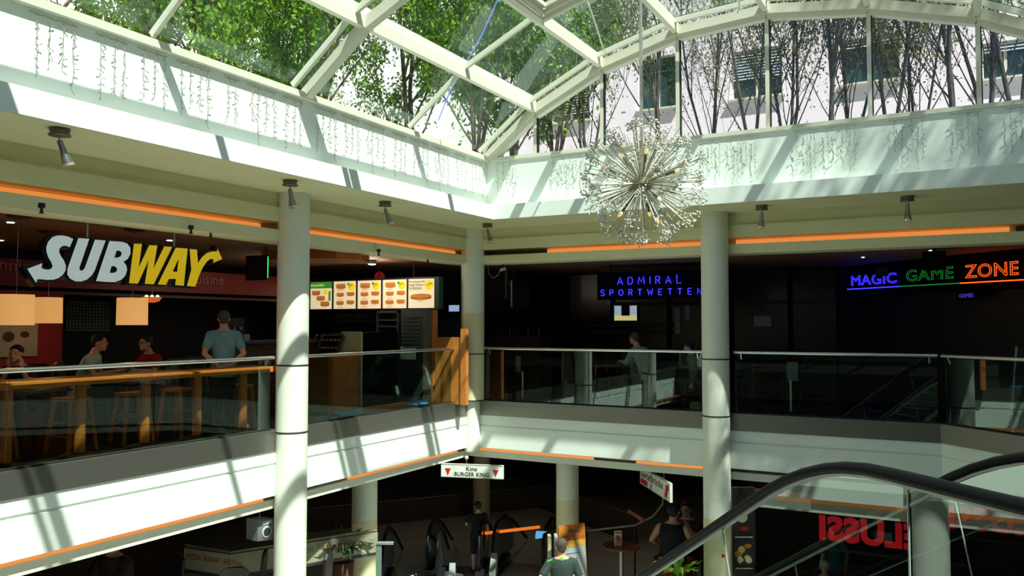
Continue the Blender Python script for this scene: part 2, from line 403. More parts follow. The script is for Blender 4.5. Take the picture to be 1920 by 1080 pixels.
# ---- outside: two pale buildings
def facade(name, label, o, u, n, W, H, wins, wall_m, z0, blind_m):
    b = thing(name, label, 'building', tuple(o))
    m = MB(); o = Vector(o); u = Vector(u); n = Vector(n)
    # wall with real openings: strips around every window (sorted columns)
    xs = sorted({0, W} | {w[0] for w in wins} | {w[1] for w in wins}); zs = sorted({z0, H} | {w[2] for w in wins} | {w[3] for w in wins})
    for i in range(len(xs)-1):
        for j in range(len(zs)-1):
            cx_, cz_ = (xs[i]+xs[i+1])/2, (zs[j]+zs[j+1])/2
            if any(w[0] < cx_ < w[1] and w[2] < cz_ < w[3] for w in wins): continue
            m.prism([(xs[i], zs[j]), (xs[i+1], zs[j]), (xs[i+1], zs[j+1]), (xs[i], zs[j+1])], o, u, UZ, n, -.3, 0)
    part('facade_wall', m, wall_m, b)
    for x0, x1, za, zb, kind in wins:
        f = MB()
        for P0, P1 in (((x0, za), (x1, za)), ((x0, zb), (x1, zb)), ((x0, za), (x0, zb)), ((x1, za), (x1, zb)), (((x0+x1)/2, za), ((x0+x1)/2, zb))):
            f.bar(o+u*P0[0]+UZ*P0[1]-n*.12, o+u*P1[0]+UZ*P1[1]-n*.12, .07, .07, n)
        f.bar(o+u*(x0-.08)+UZ*(za-.03)+n*.05, o+u*(x1+.08)+UZ*(za-.03)+n*.05, .16, .05, UZ)
        fr = part('window_frame', f, FRAME, b)
        part('window_pane', MB().prism([(x0, za), (x1, za), (x1, zb), (x0, zb)], o, u, UZ, n, -.2, -.18), mat('window_glass_dark', '27444A', .08, var=.2, scale=.5, spec=1), fr)
        if kind:
            s = MB(); z = zb-.05; zlow = zb-(zb-za)*kind
            while z > zlow: s.bar(o+u*(x0+.04)+UZ*z-n*.05, o+u*(x1-.04)+UZ*z-n*.05, .075, .012, (n+UZ*.8).normalized()); z -= .085
            part('venetian_blind', s, blind_m, fr)
    return b
BW = mat('pale_render', 'F2E8EC', .85, var=.03, scale=.4, bump=.05)
BLIND = mat('blind_slat', 'B9C2C6', .5)
def wpx(y, pts):
    r = []
    for x0, y0, x1, y1, k in pts:
        a, b = at_y(x0, y1, y), at_y(x1, y0, y); r.append((a.x+26, b.x+26, a.z, b.z, k))
    return r
wr = wpx(24, [(1197, 100, 1268, 208, 0), (1372, 84, 1466, 188, .62), (1578, 60, 1686, 160, .2), (1842, 70, 1930, 150, .3), (1035, 165, 1105, 232, .8), (905, 40, 985, 110, .9)])
facade('apartment_building', 'pale apartment house behind the bare trees seen through the arched gable window', (-26, 24, 0), UX, -UY, 46, 16, wr, BW, 4.0, BLIND)
wl = [(14.0+k*4.6, 15.3+k*4.6, z, z+1.9, .95) for k in range(6) for z in (6.3, 9.6)] + [(1.5+k*3, 2.8+k*3, 6.3, 8.2, .5) for k in range(4)]
facade('office_building', 'pale building with venetian blinds behind the leafy trees on the left', (-21.5, -16, 0), UY, UX, 42, 13, wl, BW, 4.0, BLIND)

# ---- trees
BARK = mat('bark', '5A4E40', .9, var=.3, scale=12, bump=.4)
BARKB = mat('grey_bark', '4C4A46', .9, var=.3, scale=12, bump=.4)
def leafmat(name, c, c2):
    m = bpy.data.materials.new(name); m.use_nodes = True; nt = m.node_tree; nt.nodes.clear()
    o = nt.nodes.new('ShaderNodeOutputMaterial'); d = nt.nodes.new('ShaderNodeBsdfDiffuse'); t = nt.nodes.new('ShaderNodeBsdfTranslucent'); mx = nt.nodes.new('ShaderNodeMixShader')
    g = nt.nodes.new('ShaderNodeNewGeometry'); rp = nt.nodes.new('ShaderNodeValToRGB')
    rp.color_ramp.elements[0].color = lin(c); rp.color_ramp.elements[1].color = lin(c2)
    nt.links.new(g.outputs['Random Per Island'], rp.inputs[0])
    nt.links.new(rp.outputs[0], d.inputs[0]); nt.links.new(rp.outputs[0], t.inputs[0]); mx.inputs[0].default_value = .45
    nt.links.new(d.outputs[0], mx.inputs[1]); nt.links.new(t.outputs[0], mx.inputs[2]); nt.links.new(mx.outputs[0], o.inputs[0]); MATS[name] = m; return m
LEAF = leafmat('green_leaves', '3E6A22', '8FB23E'); LEAF2 = leafmat('dull_leaves', '4A5A2A', '94955A')
def tree_data(seed, h, spread, nleaf, leaf, stems=1, trunk_r=.11, first=.3, up=.55, rmax=1.9, kids=(9, 4, 3), tip=.42):
    rg = random.Random(seed); tr = MB(); tips = []
    def grow(p, d, L, r, lev):
        pts = [p]; q = Vector(p); dd = d.copy(); n = 4
        for i in range(n):
            dd = (dd+Vector((rg.uniform(-1, 1), rg.uniform(-1, 1), rg.uniform(-.5, .8)))*.16).normalized(); q = q+dd*L/n; pts.append(q.copy())
        tr.tube(pts, [r*(1-.55*i/n) for i in range(n+1)], 6 if lev == 0 else 4, cap=False)
        if lev >= 1: tips.extend(pts[1:])
        if lev == 3: return
        k = kids[lev]
        for i in range(k):
            t = first+(1-first)*(i+rg.random())/k if lev == 0 else .3+.7*(i+rg.random())/k
            j = min(n-1, int(t*n)); b = pts[j].lerp(pts[j+1], t*n-j)
            a = rg.uniform(0, 2*math.pi); nd = (dd*up+Vector((math.cos(a), math.sin(a), rg.uniform(.1, .6)))*(1-up)*spread).normalized()
            grow(b, nd, L*rg.uniform(.36, .52), r*tip, lev+1)
    for s in range(stems):
        a = 2*math.pi*s/stems+rg.random(); lean = .0 if stems == 1 else .28
        grow(Vector((0, 0, 0)), Vector((math.cos(a)*lean, math.sin(a)*lean, 1)).normalized(), h*rg.uniform(.8, 1), trunk_r/(1 if stems == 1 else 1.5), 0)
    lf = MB()
    for i in range(nleaf):
        c = rg.choice(tips)+Vector((rg.gauss(0, 1), rg.gauss(0, 1), rg.gauss(0, 1)))*.16
        a = Vector((rg.uniform(-1, 1), rg.uniform(-1, 1), rg.uniform(-1.2, .3))).normalized(); b = a.orthogonal().normalized()
        L = leaf*rg.uniform(.7, 1.4); w = L*.24
        lf.add([c, c+a*L*.5+b*w, c+a*L, c+a*L*.5-b*w], [(0, 1, 2, 3)])
    rr = sorted(math.hypot(v[0], v[1]) for v in lf.v)[int(len(lf.v)*.97)]; f = min(1, rmax/rr)
    tr.v = [(v[0]*f, v[1]*f, v[2]) for v in tr.v]; lf.v = [(v[0]*f, v[1]*f, v[2]) for v in lf.v if True]
    return tr, lf
def tree_proto(seed, bark, leafm, **k):
    tr, lf = tree_data(seed, **k)
    o = thing('tree', None, 'tree', (0, 0, 0), local=True)
    a = bpy.data.objects.new('trunk', tr.mesh('trunk', bark)); COL.objects.link(a); a.parent = o
    b = bpy.data.objects.new('foliage', lf.mesh('foliage', leafm)); COL.objects.link(b); b.parent = o; b['kind'] = 'stuff'
    return o
TP = [tree_proto(1, BARK, LEAF, h=5.2, spread=1.3, nleaf=15000, leaf=.13, stems=3, first=.12),
      tree_proto(2, BARK, LEAF, h=5.8, spread=1.2, nleaf=13000, leaf=.12, stems=2, first=.12, trunk_r=.13),
      tree_proto(3, BARKB, LEAF2, h=6.2, spread=1.1, nleaf=7000, leaf=.085, stems=3, first=.1, trunk_r=.075, up=.6, rmax=1.7, kids=(11, 5, 4), tip=.36),
      tree_proto(4, BARKB, LEAF2, h=6.6, spread=1.0, nleaf=5000, leaf=.085, stems=2, first=.1, trunk_r=.10, up=.6, rmax=1.7, kids=(12, 5, 4), tip=.34)]
used = set()
def put_tree(k, x, y, z, rz, s, label, group):
    o = TP[k] if k not in used else copy_tree(TP[k]); used.add(k)
    o.location = (x, y, z); o.rotation_euler = (0, 0, rz); o.scale = (s, s, s); setp(o, label, 'tree', group)
left_trees = [(-11.2, 4.5, 0), (-12.6, 7.2, 1), (-10.8, 9.6, 0), (-13.8, 10.8, 1), (-11.6, 12.6, 0), (-14.8, 14.6, 0), (-12.0, 16.6, 1), (-9.6, 15.9, 0), (-16.5, 18.5, 1), (-15.9, 6.4, 0), (-10.2, 1.5, 1), (-17.2, 12.4, 1)]
ords = ['nearest', 'second', 'third', 'fourth', 'fifth', 'sixth', 'seventh', 'eighth', 'ninth', 'tenth', 'eleventh', 'twelfth', 'thirteenth', 'fourteenth', 'fifteenth', 'sixteenth', 'seventeenth', 'eighteenth', 'nineteenth', 'twentieth']
for i, (x, y, k) in enumerate(left_trees):
    put_tree(k, x, y, 4.6, i*1.7, 1.0+.12*math.sin(i*2.1), 'leafy green tree standing outside beyond the left roof panes', 'leafy trees beyond the left roof panes')
for i, (px, yy, k) in enumerate([(1035, 16.2, 0), (1105, 18.5, 2), (1238, 16.2, 3), (1330, 18.2, 2), (1412, 16.4, 3), (1475, 17.5, 2), (1555, 16.0, 3), (1600, 19.0, 2), (1668, 16.6, 3), (1725, 18.3, 2), (1792, 16.3, 3), (1850, 17.2, 2), (1910, 16.2, 3), (960, 18.0, 1)]):
    p = at_y(px, 250, yy)
    put_tree(k, p.x, yy, 4.6, i*2.3+.4, 1.0+.1*math.sin(i*1.3), 'bare-stemmed tree with sparse leaves outside the arched gable window' if k > 1 else 'leafy tree outside the left end of the arched gable window',
             'sparse trees outside the gable window' if k > 1 else 'leafy trees outside the gable corner')

# ================================================================ RAILINGS, LAMPS ON THE BUILDING
def railing(A, B, label, joints=(), ends=(1, 1), joint_px=None):
    A, B = Vector(A+(0,)), Vector(B+(0,)); d = (B-A).normalized(); n = Vector((d.y, -d.x, 0)); L = (B-A).length
    t = thing('glass_railing', label, 'railing', tuple(A), group=None)
    ks = [0]+list(joints)+[L]; off = -n*.05
    for a, b in zip(ks, ks[1:]):
        part('glass_panel', MB().prism([(a+.008, .03), (b-.008, .03), (b-.008, 1.06), (a+.008, 1.06)], A+off, d, UZ, n, -.006, -.0059), GLRAIL, t)
    part('handrail', MB().tube([A+d*.0+UZ*1.1, B+UZ*1.1], .027, 12), CHROME, t)
    for k in [.12, L-.12]:
        if 0 <= k <= L: part('bracket', MB().bar(A+d*k+UZ*1.09, A+off+d*k+UZ*.98, .02, .02), ALUM, t)
    part('clamp_rail', MB().bar(A+off+UZ*.045, B+off+UZ*.045, .03, .03), GASKET, t)
    return t
railing((-8.92, -5.0), (-8.92, c1.y-.26), 'glass railing with steel handrail in front of the long wooden bar counter', (2.6, 5.2, 7.8, 10.2, 12.03))
railing((-8.92, c1.y+.27), (-8.92, 14.32), 'glass railing with steel handrail in front of the sandwich shop counter', (2.5,))
railing((-8.62, 14.61), (c2.x-.26, 14.61), 'glass railing below the blue sports betting sign', (2.3,))
railing((c2.x+.27, 14.61), (-.36, 14.61), 'glass railing right of the right-hand round column, below the coloured neon sign', (1.7,))
railing((-.30, 14.58), (3.3, 10.98), 'slanting glass railing at the far right edge of the picture', (1.6, 3.2))

def cove(path_pt, u, L, z0, z1, lit, label):
    n = Vector((u[1], -u[0], 0)); o = Vector(path_pt)
    m = MB().prism([(0, z0), (L, z0), (L, z1), (0, z1)], o, Vector(u), UZ, n, -.03, 0)
    return single('cove_light', m, ORLED if lit else OFFLED, label, 'light')
X_, Y_ = (-8.92, 14.61)
cove((X_-.26, -3, 0), (0, 1, 0), c1.y+2.7, 3.0, 3.095, True, 'long orange strip light in the upper beam above the sandwich sign')
cove((X_-.26, c1.y+.3, 0), (0, 1, 0), 4.8, 3.0, 3.095, True, 'orange strip light in the upper beam above the lit menu boards')
cove((-8.7, Y_+.26, 0), (1, 0, 0), 1.4, 3.0, 3.095, False, 'switched-off dark end of the strip light right of the corner column')
cove((-7.3, Y_+.26, 0), (1, 0, 0), 3.2, 3.0, 3.095, True, 'orange strip light in the upper beam behind the starburst chandelier')
cove((c2.x+.27, Y_+.26, 0), (1, 0, 0), 4.2, 3.0, 3.095, True, 'orange strip light in the upper beam above the coloured neon sign')
cove((.75, Y_+.26, 0), (1, 0, 0), 2.0, 3.0, 3.095, False, 'switched-off strip light at the right edge of the upper beam')
cove((X_-.13, -3, 0), (0, 1, 0), c1.y+2.7, -1.0, -.935, True, 'thin orange strip light under the sunlit slab edge of the left gallery')
cove((X_-.13, 10.9, 0), (0, 1, 0), 3.4, -1.0, -.935, True, 'orange strip light under the slab edge left of the corner')
cove((-8.8, Y_+.13, 0), (1, 0, 0), 2.55, -1.0, -.935, True, 'orange strip light under the right slab edge next to the corner')
cove((-6.25, Y_+.13, 0), (1, 0, 0), .85, -1.0, -.935, False, 'switched-off strip between two glowing orange strips under the right slab edge')
cove((-5.4, Y_+.13, 0), (1, 0, 0), 1.35, -1.0, -.935, True, 'orange strip light under the slab edge just left of the right round column')
# warm lamps really give the slots their glow
def area(name, loc, size, sy, e, c, rot=(0, 0, 0)):
    l = bpy.data.lights.new(name, 'AREA'); l.shape = 'RECTANGLE'; l.size = size; l.size_y = sy; l.energy = e; l.color = c
    o = bpy.data.objects.new(name, l); COL.objects.link(o); o.location = loc; o.rotation_euler = rot; return o
def point(name, loc, e, c, r=.08):
    l = bpy.data.lights.new(name, 'POINT'); l.energy = e; l.color = c; l.shadow_soft_size = r
    o = bpy.data.objects.new(name, l); COL.objects.link(o); o.location = loc; return o

# spot lamps under the soffit
def spot(p, aim, label):
    t = thing('spotlight', label, 'spotlight', tuple(p), local=True)
    part('ceiling_base', MB().lathe((0, 0, 0), [(.10, 0), (.095, -.02), (.088, -.05), (.105, -.062), (.105, -.075), (.03, -.078)], 24), mat('spot_base', '6E6A5A', .4, .6), t)
    a = Vector(aim).normalized(); j = Vector((0, 0, -.12))
    part('stem', MB().tube([(0, 0, -.07), j], .012), ALUM, t)
    h = MB(); ps = [j-a*.0, j+a*.08, j+a*.13, j+a*.18, j+a*.25]; h.tube(ps, [.028, .030, .034, .048, .055], 18)
    hd = part('lamp_head', h, mat('spot_head', '8E8B80', .3, .8), t)
    part('lens_ring', MB().tube([j+a*.235, j+a*.262], .058, 18), mat('spot_ring', 'D8D4C0', .3, .7), hd)
    part('lens', MB().tube([j+a*.262, j+a*.265], .048, 18), mat('spot_lens', '8A8668', .2), hd)
SP = [((112, 241), (.12, .35, -1), 'nearest round-based spotlight under the left soffit, at the far left'),
      ((544, 338), (.1, .15, -1), 'spotlight under the soffit directly above the tall left round column'),
      ((722, 378), (.3, .25, -1), 'spotlight under the left soffit above the menu boards'),
      ((914, 419), (.25, .1, -1), 'spotlight at the inner corner of the soffit'),
      ((1428, 385), (-.05, 0, -1), 'spotlight under the right soffit just right of the round column'),
      ((1701, 368), (0, 0, -1), 'spotlight under the right soffit above the neon sign')]
for p, a, l in SP:
    q = at_z(*p, 3.55)
    q.x = max(-8.6, min(q.x, 9)); q.y = min(q.y, 14.2); spot(q, a, l)

# icicle light strings on the upper fascia
WIRE = mat('icicle_wire', 'A39F8E', .6, var=.15); BULB = mat('icicle_bulb', '8C887A', .4)
def icicle_proto(seed, n):
    rg = random.Random(seed)
    t = thing('icicle_lights', None, 'string lights', (0, 0, 0), local=True)
    W = .13*n
    part('cable', MB().tube([(k*W/6, .0, -.012*(k % 2)) for k in range(7)], .004, 4), WIRE, t)
    for i in range(n):
        x = .06+i*.13+rg.uniform(-.02, .02); L = rg.uniform(.5, .78); m = MB(); pts = []; k = int(L/.035)
        for j in range(k): pts.append(Vector((x+rg.uniform(-.012, .012), .012+rg.uniform(0, .02), -L*j/k)))
        m.tube(pts, .0035, 3, cap=False)
        m.mi(1)
        for j in range(1, k, 2):
            a = rg.uniform(-1, 1); e = pts[j]+Vector((a*.055, rg.uniform(.0, .03), rg.uniform(-.045, .03)))
            m.tube([pts[j], e], [.003, .0065], 3)
        if rg.random() < .5:
            q = pts[-1]; m.tube([q, q+Vector((.03, .02, -.06)), q+Vector((-.02, .01, -.12))], .0035, 3)
        part('light_strand', m, [WIRE, BULB], t)
    return t
IC = [icicle_proto(s, n) for s, n in ((11, 4), (12, 3), (13, 4), (14, 3), (15, 2))]; icu = set()
NTH = ['first', 'second', 'third', 'fourth', 'fifth', 'sixth', 'seventh', 'eighth', 'ninth', 'tenth', 'eleventh', 'twelfth', 'thirteenth', 'fourteenth', 'fifteenth', 'sixteenth', 'seventeenth', 'eighteenth', 'nineteenth', 'twentieth', 'twenty-first', 'twenty-second']
def put_ic(k, loc, rz, label, group):
    o = IC[k] if k not in icu else copy_tree(IC[k]); icu.add(k)
    o.location = loc; o.rotation_euler = (0, 0, rz); setp(o, label, 'string lights', group)
y = 4.78; i = 0; pat = [0, 1, 3, 0, 4, 2, 1, 0, 3, 2, 1, 0, 2, 3, 0, 1]; locs = []
while y < 13.2:
    k = pat[i % len(pat)]; locs.append((k, y)); y += .13*[4, 3, 4, 3, 2][k]+(.12 if i % 3 else .2); i += 1
for i, (k, y) in enumerate(locs):
    put_ic(k, (-8.055, y+.13*[4, 3, 4, 3, 2][k], 4.70), R(-90), 'icicle light cluster on the sunlit left fascia, %s counted from the far left' % NTH[i], 'icicle lights on the left fascia')
x = -7.75; i = 0; locs = []
while x < 1.6:
    k = pat[(i+3) % len(pat)]; locs.append((k, x)); x += .13*[4, 3, 4, 3, 2][k]+(.2 if i % 2 else .42); i += 1
for i, (k, x) in enumerate(locs):
    # local +Y must face the atrium here: strands hang in front of the wall
    put_ic(k, (x+.4, 13.735, 4.70), R(180), 'icicle light cluster on the right fascia below the gable, %s counted from the corner' % NTH[i], 'icicle lights on the right fascia')

# ================================================================ CHANDELIER
def chandelier():
    c = Vector((-2.73, 7.66, 2.97)); rg = random.Random(5)
    t = thing('starburst_chandelier', 'large silver starburst chandelier with crystal clusters hanging from the glass roof', 'chandelier', (c.x, c.y, 2.3))
    SIL = mat('chandelier_metal', 'CFC9B6', .32, .9, var=.1, scale=30); CR = mat('crystal', 'F1EEDF', .08, var=.1, scale=60, spec=1.0); CR2 = mat('crystal_dark', 'D8D2C0', .15, .3)
    part('hanging_rod', MB().tube([c, Vector((c.x, c.y, 6.72))], .017, 10).lathe((c.x, c.y, 6.62), [(.05, 0), (.06, .06), (.02, .1)]), SIL, t)
    part('hub', MB().ball(c, .085, 16).tube([c+UZ*.10, c+UZ*.25], [.03, .02], 12).lathe((c.x, c.y, c.z-.01), [(.1, -.008), (.115, 0), (.1, .008)]), SIL, t)
    def dirs(n, ph=0):
        g = math.pi*(3-math.sqrt(5))
        for i in range(n):
            z = 1-2*(i+.5)/n; r = math.sqrt(1-z*z); yield Vector((math.cos(g*i+ph)*r, math.sin(g*i+ph)*r, z))
    for d in dirs(66):
        L = rg.uniform(.50, .60); e = c+d*L
        a = part('ray_rod', MB().tube([c+d*.07, e], .0055, 6), SIL, t)
        m = MB()
        for k in range(24):
            v = (Vector((rg.gauss(0, 1), rg.gauss(0, 1), rg.gauss(0, 1))).normalized()+d*.5).normalized(); q = e+v*rg.uniform(.035, .095)
            m.mi(1).tube([e, q], .0018, 3, cap=False); m.mi(k % 3 == 0 and 1 or 0).ball(q, .0105, 6)
        part('crystal_cluster', m, [CR, CR2], a)
    m = MB()
    for d in dirs(190, 1.1):
        d = (d+Vector((rg.gauss(0, 1), rg.gauss(0, 1), rg.gauss(0, 1)))*.05).normalized(); m.tube([c+d*.07, c+d*rg.uniform(.35, .66)], .0032, 4)
    o = part('fine_rays', m, SIL, t); o['kind'] = 'stuff'
    BL = mat('candle_bulb', 'F5E4B0', .15, emit=.55, ecol='FFD890')
    for i, d in enumerate(dirs(14, .4)):
        e = c+d*.37
        h = part('bulb_holder', MB().tube([c+d*.07, c+d*.30], .006, 6).tube([c+d*.27, e], .013, 8), mat('bulb_holder', '6D665A', .4, .7), t)
        part('bulb', MB().tube([e, e+d*.02, e+d*.045, e+d*.07], [.012, .019, .016, .003], 8), BL, h)
chandelier()

# ================================================================ ESCALATOR (foreground)
def S3(s, n, z): return Vector(((n-s)/math.sqrt(2), (n+s)/math.sqrt(2), z))
def railz(s):
    if s < 3.05: return .95
    if s < 3.95: t = (s-3.05)/.9; return .95-.5*.9*.577*t*t
    return .95-.5*.9*.577-.577*(s-3.95)
esc = thing('escalator', 'escalator with black rubber handrails and glass balustrades in the right foreground', 'escalator', tuple(S3(3, 3.2, 0)))
ss = [-.9+.15*k for k in range(int(11.3/.15)+1)]
def rz_(s): return max(railz(s), -2.9)
for n_, lb in ((2.6, 'near'), (3.8, 'far')):
    m = MB(); rings = []
    pts = [S3(s, n_, rz_(s)) for s in ss]
    for i, p in enumerate(pts):
        d = (pts[min(i+1, len(pts)-1)]-pts[max(i-1, 0)]).normalized(); a = S3(0, 1, 0); b = d.cross(a).normalized()
        if b.z < 0: b = -b
        prof = [(-.040, -.012), (-.036, .010), (-.022, .022), (0, .026), (.022, .022), (.036, .010), (.040, -.012), (.030, -.028), (.018, -.022), (-.018, -.022), (-.030, -.028)]
        rings.append([p+a*x+b*z for x, z in prof])
    m.loft(rings); part('handrail', m, RUBBER, esc)
    m = MB(); rings = []
    for i, p in enumerate(pts):
        d = (pts[min(i+1, len(pts)-1)]-pts[max(i-1, 0)]).normalized(); a = S3(0, 1, 0); b = d.cross(a).normalized()
        if b.z < 0: b = -b
        rings.append([p+a*x+b*z for x, z in ((-.016, -.022), (.016, -.022), (.016, -.042), (-.016, -.042))])
    m.loft(rings, smooth=False); part('handrail_guide', m, ALUM, esc)
    js = [-.9, 1.5, 2.9, 4.4, 5.9, 7.4, 8.9, 10.4] if n_ < 3 else [-.9, .9, 2.4, 3.9, 5.4, 6.9, 8.4, 10.4]
    for a, b in zip(js, js[1:]):
        k = 8; m = MB(); top = []; bot = []
        for i in range(k+1):
            s_ = a+.008+(b-a-.016)*i/k; f = min(1, max(0, (s_-3.0)/.95))*(1 if s_ < 9.9 else max(0, (10.4-s_)/.5)); sk = .5*.85*f
            top.append(S3(s_, n_, rz_(s_)-.03)); bot.append(S3(s_-sk*.55, n_, rz_(s_)-.86))
        for i in range(k): m.quad([top[i], top[i+1], bot[i+1], bot[i]])
        part('glass_panel', m, GLESC, esc)
        if a > 0: part('panel_joint', MB().tube([top[0]-UZ*.02, bot[0]], .005, 5), mat('joint_strip', 'C9D2CC', .3, .4), esc)
    m = MB(); m.loft([[S3(s, n_+x, rz_(s)-.86+z) for x, z in ((-.09, 0), (.09, 0), (.09, -.32), (-.09, -.32))] for s in ss], smooth=False)
    part('deck', m, STEEL, esc)
m = MB(); m.loft([[S3(s, x, rz_(s)-1.0+z) for x, z in ((2.45, -.1), (3.95, -.1), (3.95, -.75), (2.45, -.75))] for s in ss if s > 3.2 and s < 10.2], smooth=False)
part('truss_cladding', m, mat('truss_panel', '8E9090', .5, .3), esc)
for k in range(22):
    s = 3.3+k*.3; z = rz_(s)-.95
    if z > -3.8: part('step', MB().prism([(0, 0), (.3, 0), (.3, -.17), (0, -.17)], S3(s, 2.72, z), S3(1, 0, 0), UZ, S3(0, 1, 0), 0, .96), mat('step_tread', '4B4C4D', .4, .7), esc)

# ================================================================ LEFT GALLERY (upper)
BARX = -9.05
def bar_counter(y0, y1, posts, label):
    t = thing('bar_counter', label, 'counter', (-9.3, y0, 0))
    part('counter_top', MB().box((-9.62, y0, .885), (BARX, y1, .96)), ORWOODH, t)
    for y in posts:
        lg = part('leg', MB().cyl((-9.36, y), .062, .03, .885), ORWOOD, t)
        part('foot_plate', MB().lathe((-9.36, y, 0), [(.24, 0), (.24, .02), (.10, .05), (.07, .06)], 28), BLACK, lg)
bar_counter(2.3, 7.02, [3.65, 4.55, 5.42, 6.30], 'near length of the orange wooden bar counter along the left glass railing')
bar_counter(7.04, 9.3, [7.2, 8.03, 8.86], 'far length of the orange wooden bar counter ending at the left round column')
single('foot_rail', MB().box((-9.14, 2.3, 0), (-9.04, 9.0, .035)), YELLOW, 'yellow edge strip on the floor under the bar counter', 'edge strip')
def stool(x, y, rz, label):
    t = thing('bar_stool', label, 'stool', (x, y, 0), rz, 'wooden stools at the bar counter', local=True)
    part('seat', MB().box((-.17, -.17, .63), (.17, .17, .67)), ORWOOD, t)
    for a in (-1, 1):
        for b in (-1, 1): part('leg', MB().bar((a*.14, b*.14, .63), (a*.2, b*.2, 0), .04, .04, (0, 1, 0)), ORWOOD, t)
    m = MB()
    for a in (-1, 1): m.bar((-.18, a*.18, .2), (.18, a*.18, .2), .03, .02); m.bar((a*.165, -.165, .35), (a*.165, .165, .35), .03, .02)
    part('footrest', m, ORWOOD, t); return t
s0 = stool(-10.0, 5.6, .3, 'wooden bar stool at the bar counter, nearest to the left picture edge')
for x, y, rz, l in ((-9.9, 6.55, .1, 'wooden bar stool behind the second counter post from the left'), (-9.95, 7.45, -.2, 'wooden bar stool behind the middle counter posts'),
                    (-10.0, 8.25, .25, 'wooden bar stool in front of the standing man in light blue'), (-9.75, 9.15, .5, 'wooden bar stool beside the left round column')):
    c = copy_tree(s0); c.location = (x, y, 0); c.rotation_euler = (0, 0, rz); setp(c, l)

# pendant drum lamps
SHADE = mat('lamp_shade', 'E8C48A', .8, emit=.62, var=.03, ecol='E8A860')
def drum(p, r, h, label, top=2.88):
    t = thing('pendant_lamp', label, 'lamp', tuple(p), group='drum pendant lamps over the bar')
    part('lamp_shade', MB().lathe((p.x, p.y, p.z), [(r, -h/2), (r*.985, h/2)], 40), SHADE, t)
    part('cord', MB().tube([p+UZ*h/2, Vector((p.x, p.y, top))], .006, 6), ALUM, t)
    part('ceiling_cup', MB().cyl((p.x, p.y), .05, top-.03, top), ALUM, t)
    point('lamp_bulb', (p.x, p.y, p.z-h/2-.03), 3.5, (1, .62, .32))
drum(at_d(30, 581, 10), .20, .37, 'cream drum pendant lamp nearest the left picture edge')
drum(at_d(90, 582, 12.2), .195, .38, 'orange glowing drum pendant lamp, second from the left, half hidden by the first')
drum(at_d(248, 584, 11.3), .20, .37, 'cream drum pendant lamp hanging under the W of the big sign')
p = at_d(285, 559, 15)
t = thing('bowl_lamp', 'orange glass bowl lamp with three bright spots behind the drum lamp', 'lamp', tuple(p))
part('bowl', MB().lathe(tuple(p), [(.05, -.08), (.13, -.05), (.17, .02)], 24), mat('amber_glass', 'B85A20', .3, emit=.5, ecol='FF7A30'), t)
for k in (-1, 0, 1): part('bulb', MB().ball(p+RT*k*.10+UZ*.03, .03, 8), mat('warm_bulb', 'FFE9B0', .3, emit=3), t)
part('cord', MB().tube([p+UZ*.03, Vector((p.x, p.y, 2.88))], .006, 5), ALUM, t)
# recessed ceiling lights
def downlight(px, py, z, lit, label, r=.06):
    p = at_z(px, py, z); t = thing('ceiling_light', label, 'ceiling light', tuple(p))
    part('trim_ring', MB().lathe((p.x, p.y, p.z), [(r*1.5, 0), (r*1.5, -.012), (r, -.012)], 20), GREYP, t)
    part('lens', MB().cyl((p.x, p.y), r*.7, z-.02, z-.014, 16), mat('lit_lens', 'FFFFFF', .3, emit=6) if lit else DGREY, t)
downlight(20, 415, 2.88, True, 'lit ceiling spot above the left end of the big sign')
downlight(2, 449, 2.88, True, 'lit ceiling spot at the far left edge of the brown ceiling', .05)
downlight(318, 449, 2.88, True, 'lit ceiling spot between the two hanging rods of the big sign')
downlight(1618, 481, 2.88, True, 'small lit ceiling spot above the blue neon word', .04)
downlight(1745, 468, 2.88, True, 'small lit ceiling spot above the black box over the neon sign', .04)
for px, py, l in ((36, 405, 'dark oval ceiling vent over the left end of the sign'), (92, 435, 'dark oval ceiling vent above the first letter of the sign'), (253, 430, 'dark oval ceiling vent above the yellow letters')):
    p = at_z(px, py, 2.87); single('ceiling_vent', MB().lathe((p.x, p.y, 2.845), [(.12, 0), (.14, .03)], 24), mat('vent_brown', '4A2E20', .7), l, 'ceiling vent')
for px, py, l in ((78, 395, 'small black sprinkler under the ceiling at the left'), (358, 434, 'black sprinkler right of the second sign rod'), (395, 441, 'black sprinkler above the last yellow letter'), (710, 476, 'black sprinkler above the menu boards'), (802, 489, 'black sprinkler near the corner column')):
    p = at_z(px, py, 2.8); t = thing('sprinkler', l, 'sprinkler', tuple(p))
    part('flange', MB().cyl((p.x, p.y), .035, p.z+.03, p.z+.08), BLACK, t); part('nozzle', MB().lathe(tuple(p), [(.03, -.03), (.02, -.02), (.012, .03)], 10), BLACK, t)

